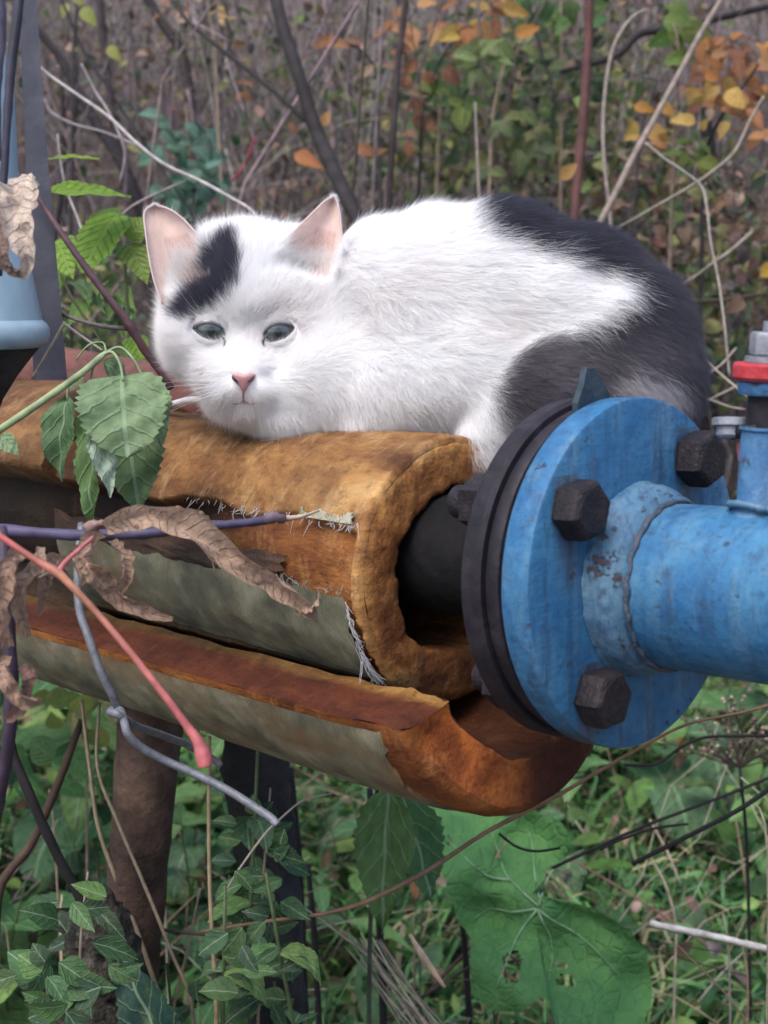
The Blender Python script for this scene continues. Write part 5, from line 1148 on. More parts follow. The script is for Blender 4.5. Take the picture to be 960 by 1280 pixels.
twig_with('willowy_shrub', [(640, 60, 2.5), (625, 100, 2.5), (615, 160, 2.5), (610, 300, 2.5), (600, 900, 2.6)], [1.3, 1.5, 2, 2.4, 3], TAN, 'shrub with drooping pale green leaves above the dark back patch', 'shrub', rnd_leaves(620, 70, 2.5, 30, 30, 16, 32, [(0.16, 0.21, 0.08), (0.22, 0.26, 0.12)], 'lance')+rnd_leaves(650, 180, 2.45, 40, 40, 26, 30, [(0.14, 0.17, 0.07), (0.20, 0.22, 0.09), (0.10, 0.13, 0.07)], 'lance')+rnd_leaves(560, 125, 2.55, 22, 8, 6, 30, YG, 'lance'), MAT['lime'])
twig_with('willowy_shrub', [(560, 90, 2.8), (550, 130, 2.8), (545, 300, 2.8), (540, 900, 2.9)], [1.3, 2, 2.4, 3], TAN, 'bushy mid green shrub left of the pale upright straw', 'shrub', rnd_leaves(555, 115, 2.8, 40, 40, 60, 26, [(0.05, 0.11, 0.05), (0.07, 0.13, 0.05), (0.09, 0.15, 0.06)], 'ovate'), MAT['lime'])
twig_with('willowy_shrub', [(700, -10, 2.8), (702, 60, 2.8), (700, 300, 2.8), (690, 900, 2.9)], [1.3, 2, 2.4, 3], TAN, 'green leafy shrub either side of the reddish sapling', 'shrub', rnd_leaves(700, 15, 2.8, 55, 22, 30, 28, [(0.06, 0.13, 0.05), (0.10, 0.17, 0.05)], 'ovate')+rnd_leaves(690, 90, 2.8, 60, 50, 50, 24, [(0.06, 0.09, 0.05), (0.09, 0.12, 0.06)], 'ovate'), MAT['lime'])
TEAL = [(0.030, 0.085, 0.065), (0.04, 0.10, 0.075), (0.055, 0.12, 0.09)]
twig_with('dark_leaved_shrub', [(232, 130, 2.5), (236, 170, 2.5), (238, 230, 2.5), (240, 400, 2.5), (236, 900, 2.6)], [1.3, 1.6, 2, 2.4, 3], TAN, 'shrub with bluish green leaves between the cat ears and the long twig', 'shrub', rnd_leaves(232, 160, 2.5, 30, 24, 14, 32, TEAL)+rnd_leaves(238, 232, 2.4, 34, 30, 26, 34, TEAL)+rnd_leaves(250, 205, 2.5, 40, 20, 8, 28, TEAL), MAT['nettle'])
twig_with('yellow_leaf_shrub', [(90, -20, 2.3), (96, 10, 2.3), (92, 60, 2.3), (88, 300, 2.3), (90, 900, 2.5)], [1.3, 1.6, 2, 2.4, 3], DK, 'thin shrub with a few yellow leaves in the upper left corner', 'shrub',
    [((102, 10, 2.3), (122, 34, 2.3), 18, (0.33, 0.36, 0.09), dict(nv=9)), ((135, 58, 2.3), (152, 78, 2.3), 15, (0.38, 0.38, 0.10), dict(nv=9)), ((84, 4, 2.3), (78, 24, 2.3), 12, (0.4, 0.38, 0.12), dict(nv=9)), ((94, -6, 2.3), (104, 8, 2.3), 14, (0.36, 0.36, 0.1), dict(nv=9))], MAT['lime'])
twig_with('dry_seed_weed', [(258, -10, 2.4), (262, 20, 2.4), (268, 60, 2.4), (280, 300, 2.4), (284, 900, 2.5)], [1.3, 1.6, 2, 2.4, 3], TAN, 'dry weed with crumpled brown seed heads at the top left', 'weed', rnd_leaves(225, 15, 2.4, 26, 14, 16, 12, [(0.35, 0.26, 0.18), (0.25, 0.14, 0.1)])+rnd_leaves(275, 18, 2.5, 10, 10, 5, 12, [(0.45, 0.3, 0.14)]), MAT['leaf_bg'])

# ================================================================== leaves and stems in front of the pipe
def ribbon_leaf(name, mat, parent, pts, wpx, twist, roll, col, label=None, cat=None, n=60, nu=13, wav=0.14, seed=1):
    """a curled dry leaf: a band along a path with its own width, twist (degrees) and roll at each point"""
    r_ = np.random.default_rng(seed); k = len(pts); W_ = np.array([P(*q) for q in pts]); wid = np.array([w*q[2]/FPX for w, q in zip(wpx, pts)])
    D5 = np.concatenate([W_, wid[:, None], np.radians(np.array(twist, float))[:, None], np.array(roll, float)[:, None]], 1); S5 = smooth_path(D5, max(2, n//(k-1)))
    Wp, wd, tw, ro = S5[:, :3], np.abs(S5[:, 3]), S5[:, 4], S5[:, 5]; m_ = len(Wp); T_ = np.gradient(Wp, axis=0); T_ /= np.linalg.norm(T_, axis=1, keepdims=True)
    asp = np.sum(np.linalg.norm(np.diff(Wp, axis=0), axis=1))/(2*np.mean(wd)); u_ = np.linspace(-1, 1, nu); V_ = np.zeros((m_, nu, 3)); UV = np.zeros((m_, nu, 2)); ph = r_.random(6)*6
    for a in range(m_):
        t = a/(m_-1); nn_ = -CF-T_[a]*(T_[a]@-CF); nn_ = unit(nn_); s_ = np.cross(nn_, T_[a]); s2 = s_*math.cos(tw[a])+nn_*math.sin(tw[a]); n2_ = np.cross(T_[a], s2)
        rr = max(abs(ro[a]), .05)*(1 if ro[a] >= 0 else -1); jag = 1+0.16*math.sin(t*31+ph[0])*math.sin(t*13+ph[1])
        for b in range(nu):
            an_ = u_[b]*rr*1.5; w_ = wd[a]*jag
            y_ = w_*math.sin(an_)/(rr*1.5); h_ = w_*(1-math.cos(an_))/(rr*1.5)+w_*0.35*float(vnoise(np.array([t*asp*3.0, u_[b]*2.2, seed*3.3])))*min(1, 6*t, 6*(1-t))+w_*wav*(math.sin(t*24+ph[2]+u_[b]*2.5)*abs(u_[b])+0.7*math.sin(t*41+ph[3]-u_[b]*5)*u_[b]**2)-w_*0.10*math.exp(-(u_[b]/.12)**2)
            V_[a, b] = Wp[a]+s2*y_+n2_*h_; UV[a, b] = (0.5+0.5*u_[b], t*asp)
    g = Geo(); g.add(V_.reshape(-1, 3), grid_faces(m_, nu), UV.reshape(-1, 2), col); o = g.build(name, mat, parent)
    if label: tag(o, label, cat)
    return o
DRY, DRY2, DRY3 = (0.40, 0.275, 0.20), (0.30, 0.195, 0.145), (0.36, 0.27, 0.215)
# vine: purple stem with curled dry leaves, lying across the insulation
vine = thing('dry_vine', P(0, 664, .74), 'purple vine stem with curled dry brown leaves crossing in front of the torn insulation', 'vine')
g = Geo(); add_tube(g, [P(-40, 656, .75), P(0, 662, .745), P(60, 667, .74), P(120, 669, .74), P(190, 666, .74), P(240, 659, .745), P(300, 654, .75), P(335, 650, .755), P(350, 648, .757)], [.0034, .0034, .0032, .0030, .0029, .0027, .0024, .0024, .0016], 12, 6, (0.060, 0.050, 0.098), lump=.07); g.build('stem', ST, vine)
g = Geo(); add_tube(g, [P(330, 651, .755), P(342, 646, .752), P(356, 650, .755)], [.0022, .0034, .0020], 10, 5, (0.13, 0.095, 0.12), lump=.15); add_tube(g, [P(350, 649, .757), P(375, 646, .76), P(399, 638, .765)], [.0019, .0013, .0006], 8, 5, (0.34, 0.26, 0.2)); g.build('dry_tip', ST, vine)
g = Geo(); add_tube(g, [P(120, 669, .738), P(112, 660, .73), P(124, 655, .725), P(140, 652, .72)], [.0030, .0036, .0022, .0012], 10, 5, (0.26, 0.16, 0.15), lump=.15); g.build('node', ST, vine)
ribbon_leaf('dry_leaf', MAT['dry_ribbon'], vine, [(132, 660, .715), (160, 648, .708), (200, 646, .700), (240, 668, .700), (285, 698, .705), (330, 718, .71), (365, 745, .712), (385, 768, .712), (396, 778, .715)], [8, 17, 19, 29, 25, 21, 17, 17, 4], [10, 18, 5, -38, -8, 28, 10, -30, -50], [.3, .5, .75, 1.1, 1.0, .9, 1.2, 1.3, 1], DRY, seed=3, n=80)
ribbon_leaf('dry_leaf', MAT['dry_ribbon'], vine, [(198, 641, .722), (225, 640, .725), (252, 648, .73), (262, 657, .735)], [5, 9, 9, 3], [0, 20, 10, 0], [.3, .5, .5, .3], DRY, seed=8)
ribbon_leaf('dry_leaf', MAT['dry_ribbon'], vine, [(374, 764, .715), (388, 760, .708), (397, 750, .705), (398, 738, .708)], [10, 9, 6, 2], [60, 70, 80, 80], [.9, .9, .6, .5], DRY, seed=5)
ribbon_leaf('dry_leaf', MAT['dry_ribbon'], vine, [(128, 668, .73), (112, 685, .715), (108, 705, .71), (126, 728, .712), (150, 748, .715), (180, 766, .718), (216, 774, .72)], [7, 22, 26, 24, 18, 13, 3], [0, 35, 10, -30, 15, -25, 0], [.5, 1.2, 1.3, 1.1, 1.2, 1.0, .5], DRY2, seed=11, wav=.18, n=70)
ribbon_leaf('dry_leaf', MAT['dry_ribbon'], vine, [(140, 676, .735), (152, 695, .73), (158, 720, .728), (150, 742, .73)], [6, 14, 12, 5], [-30, -60, -20, 0], [.6, 1.2, 1.2, .8], DRY, seed=15, wav=.15)
# dry leaves at the left edge
dv = thing('dry_leaf_sprig', P(5, 720, .66), 'bunch of shrivelled brown leaves on a dark purple stem at the left edge', 'sprig')
g = Geo(); add_tube(g, [P(2, 660, .70), P(6, 720, .69), P(12, 800, .69), P(14, 880, .69), P(6, 960, .70), P(-20, 1100, .74), P(-60, 1500, .85)], [.0030, .0032, .0034, .0036, .0030, .003, .003], 10, 5, (0.045, 0.03, 0.05), lump=.08); g.build('stem', ST, dv)
for k, (pp, ww, tw, cc) in enumerate((
    ([(30, 690, .66), (14, 706, .655), (2, 740, .65), (4, 780, .65), (14, 808, .655)], [6, 20, 24, 20, 5], [0, 20, -25, 20, 0], DRY2),
    ([(52, 684, .67), (46, 705, .665), (30, 730, .66), (24, 765, .66), (36, 796, .665)], [5, 14, 19, 17, 4], [0, -30, 15, -20, 0], DRY),
    ([(86, 708, .68), (70, 704, .675), (58, 722, .67), (56, 748, .67), (48, 768, .675)], [5, 14, 16, 11, 3], [0, 30, -20, 20, 0], DRY2),
    ([(92, 694, .69), (104, 705, .69), (106, 720, .69), (100, 732, .69)], [4, 10, 10, 3], [0, 30, -20, 0], DRY),
    ([(10, 820, .66), (4, 840, .655), (14, 862, .65), (32, 874, .65), (52, 876, .655)], [6, 18, 22, 16, 3], [0, 20, -20, 25, 0], DRY2),
    ([(28, 832, .665), (36, 846, .66), (38, 860, .66), (28, 886, .66), (8, 900, .665)], [5, 14, 16, 16, 4], [0, -25, 20, 10, 0], (0.22, 0.13, 0.11)),
    ([(0, 700, .675), (-8, 760, .67), (-4, 820, .67), (4, 850, .67)], [10, 22, 20, 5], [10, -20, 20, 0], (0.2, 0.12, 0.1)))):
    ribbon_leaf('dry_leaf', MAT['dry_ribbon'], dv, pp, ww, tw, [.6, 1.1, 1.3, 1.2, .6][:len(pp)], cc, seed=20+k, wav=.18)
# red leaf stalk
rs = thing('red_leaf_stalk', P(0, 670, .64), 'long bare coral red leaf stalk with a swollen end hanging over the pipe', 'stalk')
g = Geo(); W_ = [P(*q) for q in ((-20, 655, .65), (0, 670, .645), (40, 697, .64), (72, 716, .637), (84, 727, .635), (120, 765, .635), (160, 812, .635), (200, 862, .637), (232, 905, .64), (247, 926, .64), (254, 944, .64), (257, 958, .64))]
cols_ = None; add_tube(g, W_, np.array([4, 4.2, 4.4, 6, 5.2, 4.2, 4.2, 4.6, 5.4, 7.2, 10.5, 9.5])*.64/FPX, 12, 6, (0.5, 0.5, 0.5), lump=.02)
Vg = g.V[0]; px_ = proj(Vg)[0]; tq = np.clip(px_/260, 0, 1)[:, None]; nz_ = fbm(Vg*120, 77, 3)[:, None]
ca_, cb_, cc_ = np.array([0.34, 0.075, 0.075]), np.array([0.30, 0.14, 0.085]), np.array([0.40, 0.11, 0.115]); cl = np.where(tq < .35, ca_+(cb_-ca_)*tq/.35, cb_+(cc_-cb_)*np.clip((tq-.35)/.5, 0, 1)); g.Cc[0] = np.clip(cl*(1+.25*nz_), 0, 1); g.build('stalk', ST, rs)
g = Geo(); add_tube(g, [P(72, 716, .637), P(82, 702, .64), P(98, 688, .65), P(116, 672, .665)], np.array([4.5, 3, 3, 2.5])*.64/FPX, 10, 5, (0.40, 0.12, 0.12)); g.build('side_stalk', ST, rs)
g = Geo(); add_tube(g, [P(76, 722, .637), P(62, 716, .64), P(48, 722, .65)], np.array([3, 1.6, 1.2])*.64/FPX, 8, 4, (0.42, 0.3, 0.22)); g.build('side_stalk', ST, rs)

# hanging green plant in front of the pipe at the left
N1, N2, N3 = (0.17, 0.25, 0.125), (0.11, 0.18, 0.08), (0.30, 0.38, 0.29)
hp = thing('nettle_shoot', P(0, 540, .80), 'drooping green nettle shoot with serrated leaves hanging over the pipe by the cat', 'nettle')
g = Geo(); add_tube(g, [P(-40, 560, .78), P(0, 537, .785), (P(55, 500, .79)), P(100, 468, .80), P(124, 448, .81), P(134, 440, .815)], [.0024, .0023, .0022, .0021, .0020, .0014], 10, 6, (0.22, 0.27, 0.14), lump=.03); g.build('stem', ST, hp)
for k, (pp, rr) in enumerate((([(128, 444, .812), (140, 440, .808), (150, 455, .800), (154, 476, .793)], 1.9), ([(130, 442, .812), (118, 455, .808), (112, 490, .805), (122, 530, .800)], 1.6), ([(120, 452, .81), (98, 470, .81), (86, 482, .81), (84, 500, .81)], 1.6), ([(132, 440, .815), (150, 434, .815), (166, 448, .81), (178, 470, .81)], 1.7), ([(133, 440, .815), (128, 428, .82), (110, 432, .82), (95, 450, .825)], 1.2))):
    g = Geo(); add_tube(g, [P(*q) for q in pp], rr*.8/FPX, 6, 5, (0.20, 0.26, 0.14)); g.build('petiole', ST, hp)
SL = dict(serr=.16, nser=13, nv=40, nu=9, wav=.05)
leaf_px('leaf', MAT['nettle'], hp, (156, 508, .838), (174, 642, .835), 94, N2, (0.1, 0.3, -1), shape='ovate', curl=.35, fold=.25, **SL)
leaf_px('leaf', MAT['nettle'], hp, (152, 470, .800), (160, 572, .785), 118, N1, (0.05, 0.45, -1), shape='round', curl=.5, fold=.22, **SL)
leaf_px('leaf', MAT['nettle'], hp, (178, 470, .815), (202, 560, .815), 48, N1, (0.5, 0.3, -1), shape='ovate', curl=.5, fold=.3, **SL)
leaf_px('leaf', MAT['nettle'], hp, (86, 496, .812), (78, 602, .81), 52, (0.075, 0.145, 0.06), (-0.35, 0.3, -1), shape='ovate', curl=.5, fold=.45, **SL)
leaf_px('leaf', MAT['nettle'], hp, (120, 505, .80), (116, 660, .80), 46, (0.085, 0.155, 0.05), (-0.6, 0.15, -1), shape='ovate', curl=.2, fold=.5, **SL)
leaf_px('leaf', MAT['nettle'], hp, (119, 528, .79), (138, 622, .785), 40, N3, (0.55, 0.1, -1), shape='ovate', curl=.2, fold=.35, **SL)
leaf_px('leaf', MAT['nettle'], hp, (0, 545, .78), (24, 570, .775), 26, N1, (0.1, 0.3, -1), shape='ovate', curl=.4, **SL)
leaf_px('leaf', MAT['nettle'], hp, (128, 452, .82), (160, 482, .83), 34, (0.11, 0.17, 0.08), (0.1, 0.8, -1), shape='ovate', curl=.4, **SL)
leaf_px('leaf', MAT['nettle'], hp, (104, 470, .82), (84, 488, .82), 22, (0.11, 0.17, 0.08), (0.1, 0.8, -1), shape='ovate', curl=.4, **SL)

# bright nettle behind the pipe at the left
LM = [(0.17, 0.30, 0.035), (0.20, 0.33, 0.045), (0.13, 0.24, 0.04), (0.24, 0.33, 0.07)]
bn = thing('nettle', P(150, 560, 1.25), 'bright yellow green nettle standing between the grey board and the cat', 'nettle')
g = Geo(); add_tube(g, [P(158, 300, 1.22), P(156, 330, 1.22), P(160, 400, 1.23), P(166, 520, 1.25), P(170, 900, 1.28), P(172, 1300, 1.32), P(174, 1900, 1.36)], [.0016, .0018, .002, .0022, .0026, .003, .003], 8, 5, (0.16, 0.18, 0.09)); g.build('stem', ST, bn)
KL = dict(serr=.15, nser=12, nv=36, nu=7, wav=.02)
leaf_px('leaf', MAT['lime'], bn, (60, 199, 1.15), (124, 199, 1.2), 30, LM[3], (0, 1, -.22), shape='lance', curl=.1, **KL)
leaf_px('leaf', MAT['lime'], bn, (64, 240, 1.13), (164, 246, 1.18), 62, LM[1], (0, 1, -.75), shape='ovate', curl=.15, fold=.15, **KL)
leaf_px('leaf', MAT['lime'], bn, (148, 268, 1.2), (104, 342, 1.16), 66, LM[0], (-.2, .5, -1), shape='round', curl=.3, fold=.15, **KL)
leaf_px('leaf', MAT['lime'], bn, (128, 262, 1.22), (158, 296, 1.2), 30, LM[2], (.2, .6, -1), shape='ovate', curl=.3, **KL)
leaf_px('leaf', MAT['lime'], bn, (160, 300, 1.2), (186, 272, 1.2), 42, LM[3], (.2, .6, -1), shape='ovate', curl=.2, **KL)
leaf_px('leaf', MAT['lime'], bn, (158, 306, 1.2), (184, 356, 1.18), 46, LM[3], (.3, .5, -1), shape='ovate', curl=.4, **KL)
leaf_px('leaf', MAT['lime'], bn, (72, 300, 1.2), (92, 350, 1.16), 48, LM[1], (-.2, .5, -1), shape='ovate', curl=.4, **KL)
leaf_px('leaf', MAT['lime'], bn, (78, 336, 1.22), (68, 376, 1.2), 26, LM[0], (-.2, .5, -1), shape='ovate', curl=.4, **KL)
leaf_px('leaf', MAT['lime'], bn, (164, 420, 1.2), (182, 460, 1.18), 34, LM[0], (.1, .5, -1), shape='ovate', curl=.4, **KL)
for k in range(22):
    x_, y_ = rng.uniform(70, 175), rng.uniform(345, 455); leaf_px('leaf', MAT['lime'], bn, (x_, y_, 1.3+.1*rng.random()), (x_+rng.uniform(-26, 26), y_+rng.uniform(8, 34), 1.28), rng.uniform(16, 34), tuple(pick([(0.09, 0.16, 0.06), (0.13, 0.20, 0.08), (0.16, 0.24, 0.06)], 1, .2)[0]), (rng.normal(0, .4), .6, -1), shape='ovate', curl=.5, serr=.15, nser=10, nv=20, nu=5)
stalk('reddish_stalk', [(46, 244, .97), (60, 266, .97), (76, 290, .965), (104, 330, .96), (134, 370, .955), (160, 404, .955), (180, 436, .96), (200, 464, .965), (214, 486, .97)], [2.5, 3.5, 4.2, 4.8, 5, 6, 5.6, 5.2, 5], ST, (0.10, 0.05, 0.06), 'dark reddish stem slanting down to the pipe left of the cat face', 'stem', lump=.06)
stalk('grey_twig', [(50, 380, 1.0), (76, 392, .99), (104, 402, .98), (130, 408, .97), (160, 411, .96)], [2, 2.4, 2.6, 2.8, 3], ST, (0.16, 0.13, 0.12), 'grey brown side twig meeting the dark reddish stem', 'twig')
stalk('bent_straw', [(40, 474, .93), (60, 440, .93), (79, 407, .93), (82, 406, .93), (104, 422, .92), (128, 438, .91)], [2, 2, 2.2, 2, 1.8, 1.5], ST, (0.33, 0.28, 0.2), 'pale straw bent at a sharp angle above the nettle shoot', 'straw')
stalk('green_stalk', [(74, 340, 1.1), (90, 372, 1.1), (108, 400, 1.1), (130, 432, 1.1)], [1.6, 1.8, 1.8, 1.5], ST, (0.06, 0.07, 0.03), 'thin dark stem crossing behind the grey side twig', 'stem')
# hanging dry leaf and dark vine at the upper left edge
dvv = thing('hanging_vine', P(14, 100, .68), 'dark vine with one large pale dry leaf hanging before the metal hood', 'vine')
g = Geo(); add_tube(g, [P(28, -40, .70), P(22, 20, .70), P(14, 80, .70), P(9, 150, .70), P(5, 220, .70), P(2, 300, .70), P(0, 345, .70)], np.array([6, 6, 6, 5.5, 5, 5, 3])*.70/FPX, 10, 5, (0.03, 0.028, 0.045), lump=.05); add_tube(g, [P(-6, -30, .72), P(-2, 40, .72), P(-6, 110, .72), P(-4, 200, .72)], np.array([10, 10, 8, 6])*.70/FPX, 10, 5, (0.10, 0.085, 0.12), lump=.05); g.build('stem', ST, dvv)
ribbon_leaf('dry_leaf', MAT['dry_ribbon'], dvv, [(34, 218, .69), (28, 236, .68), (22, 262, .675), (30, 295, .672), (34, 325, .675), (30, 350, .68)], [6, 25, 30, 24, 15, 3], [0, 10, -18, 15, -20, 0], [.4, .7, .8, .9, 1.1, .6], (0.60, 0.49, 0.41), seed=41, wav=.13, n=60)
ribbon_leaf('dry_leaf', MAT['dry_ribbon'], dvv, [(4, 240, .685), (0, 275, .68), (2, 310, .675), (14, 334, .675), (28, 344, .68)], [8, 14, 12, 10, 4], [0, 20, -20, 40, 0], [.4, .8, 1.0, .8, .4], (0.22, 0.15, 0.13), seed=43, wav=.16)
leaf_px('green_leaf', MAT['nettle'], dvv, (30, 226, .70), (50, 232, .70), 14, N1, (0, .6, -1), shape='ovate', curl=.3)

# ================================================================== undergrowth
UG = [(0.065, 0.155, 0.050), (0.092, 0.185, 0.052), (0.050, 0.12, 0.050), (0.135, 0.22, 0.062), (0.068, 0.135, 0.065)]
g = Geo()
n = 20000; y = 1.2+2.9*rng.random(n)**1.15; x = (rng.random(n)*2-1)*(0.34*y+0.70); kp = (x/y < .10) | (rng.random(n) < .45); x, y = x[kp], y[kp]; n = len(x); z_ = ground_z(x, y)+0.02+0.30*rng.random(n)**1.6*(0.5+0.8*np.clip(fbm(np.stack([x*2.2, y*2.2, y*0], 1), 501, 2)+.4, 0, 1))
batch_leaves(g, PL['broad']+PL['lance']+PL['oak']+PL['round'][:1], np.stack([x, y, z_], 1), np.stack([rng.normal(0, 1, n), rng.normal(-.4, 1, n), rng.normal(.05, .35, n)], 1), np.stack([rng.normal(0, .35, n), rng.normal(-.3, .35, n), np.ones(n)], 1), 0.018+0.065*rng.random(n)**2.2, pick(UG, n, .25))
o = g.build('ground_cover', MAT['leaf_bg']); tag(o, 'low mass of small green leaves covering the ground under the pipe', kind='stuff')
g = Geo(); n = 23000; y = 1.25+2.6*rng.random(n); x = np.where(rng.random(n) < .7, (0.10+0.28*rng.random(n))*y, (rng.random(n)*2-1)*(0.34*y+0.8)); tuft = np.floor(x*7)*1.7+np.floor(y*7)*2.3
lean = np.stack([0.45*np.sin(tuft*12.9)+rng.normal(0, .22, n), -0.2+0.3*np.sin(tuft*7.7)+rng.normal(0, .22, n), np.ones(n)], 1); ps = wiggle(np.stack([x, y, ground_z(x, y)-.01], 1), lean, 0.34+0.44*rng.random(n), 7, .03, 0.85)
w_ = (0.0016+0.0026*rng.random(n))[:, None]*np.array([1, 1.1, 1.1, 1, .8, .5, .08])[None]; sd = np.cross(lean, rng.normal(size=(n, 3))); sd /= np.linalg.norm(sd, axis=1, keepdims=True)
V_ = np.stack([ps-sd[:, None]*w_[..., None], ps+sd[:, None]*w_[..., None]], 2); F_ = (np.arange(n)*14)[:, None, None]+np.array([[2*k, 2*k+1, 2*k+3, 2*k+2] for k in range(6)])[None]
g.add(V_.reshape(-1, 3), F_.reshape(-1, 4), None, np.repeat(pick([(0.07, 0.19, 0.06), (0.10, 0.24, 0.075), (0.055, 0.15, 0.06), (0.16, 0.24, 0.09), (0.26, 0.24, 0.14)], n, .25), 14, 0))
o = g.build('grass', MAT['grass']); tag(o, 'long green grass growing below the blue flange', kind='stuff')
g = Geo(); n = 2200; y = 1.3+3.0*rng.random(n); x = (rng.random(n)*2-1)*(0.34*y+0.70)
batch_tubes(g, wiggle(np.stack([x, y, ground_z(x, y)+.3*rng.random(n)], 1), np.stack([rng.normal(0, .7, n), rng.normal(0, .5, n), rng.normal(.45, .5, n)], 1), .10+.35*rng.random(n), 6, .12, .2), (0.0006+0.0013*rng.random(n)**2)[:, None]*np.linspace(1, .5, 6)[None], pick([(0.22, 0.17, 0.12), (0.12, 0.09, 0.06), (0.05, 0.035, 0.03), (0.34, 0.30, 0.23), (0.07, 0.05, 0.04)], n, .3), 4)
o = g.build('dead_stems', MAT['twig']); tag(o, 'tangle of dead straws and thin twigs lying among the green plants', kind='stuff')
g = Geo(); n = 2000; y = 1.4+2.6*rng.random(n); x = (rng.random(n)*2-1)*(0.34*y+0.70); batch_leaves(g, PL['broad']+PL['oak'], np.stack([x, y, ground_z(x, y)+.03+.28*rng.random(n)], 1), rng.normal(size=(n, 3)), rng.normal(size=(n, 3))*.6+[0, -.3, 1], .012+.022*rng.random(n), pick(BR+[(0.3, 0.14, 0.06), (0.28, 0.22, 0.15)], n, .3))
o = g.build('fallen_leaves', MAT['leaf_bg']); tag(o, 'small dead brown leaves fallen among the undergrowth', kind='stuff')

# plants one can tell apart: a stem with paired leaves, every leaf a part; leaf meshes shared
LEAFME = {}
def shared_leaf(kind, v, mat):
    key = (kind, v)
    if key not in LEAFME:
        sh, w_, sr = {'nettle': ('ovate', .62, .16), 'broad': ('round', .8, .04), 'lance': ('lance', .3, .0)}[kind]
        V_, F_, UV_ = leaf_mesh(1, w_, sh, nv=22 if sr else 12, nu=5, serr=sr, nser=10, fold=.2, curl=.3+.25*v, wav=.03, seed=v)
        g = Geo(); g.add(V_, F_, UV_, tuple(np.array(UG[v % 5])*(1.0 if kind != 'lance' else 1.3))); LEAFME[key] = g.mesh('leaf', mat)
    return LEAFME[key]
def herb(px, y_, h, kind, npair, size, label, group, lean=(0, 0)):
    x_ = (px-480)/FPX*y_*1.03; z0 = float(ground_z(np.array([x_]), np.array([y_]))[0]); b0 = np.array([x_, y_, z0])
    t_ = thing('undergrowth_plant', b0, label, 'plant', group); ORD.append((kind, px, t_)); top = b0+np.array([lean[0], lean[1], h]); ctrl = (b0+top)/2+rng.normal(0, .02, 3)
    pth_ = smooth_path([b0, ctrl, top], 5); g = Geo(); add_tube(g, pth_, np.linspace(.003, .0012, len(pth_)), 5, 0, (0.07, 0.10, 0.04)); g.build('stem', ST, t_)
    for k in range(npair):
        f = 0.25+0.75*(k+.5)/npair; c_ = pth_[int(f*(len(pth_)-1))]; a0_ = k*1.57+rng.normal(0, .3)
        for s_ in (0, math.pi):
            a = a0_+s_; d_ = np.array([math.cos(a), math.sin(a), rng.uniform(-.1, .45)]); sz = size*(1.15-.5*f)*rng.uniform(.8, 1.2)
            o = bpy.data.objects.new('leaf', shared_leaf(kind, int(rng.integers(5)), MAT['nettle'] if kind != 'broad' else MAT['burdock'])); C.objects.link(o)
            o.matrix_basis = frame(c_, d_, (0, -.15, 1)) @ Matrix.Scale(sz, 4); link(o, t_)
k = 0
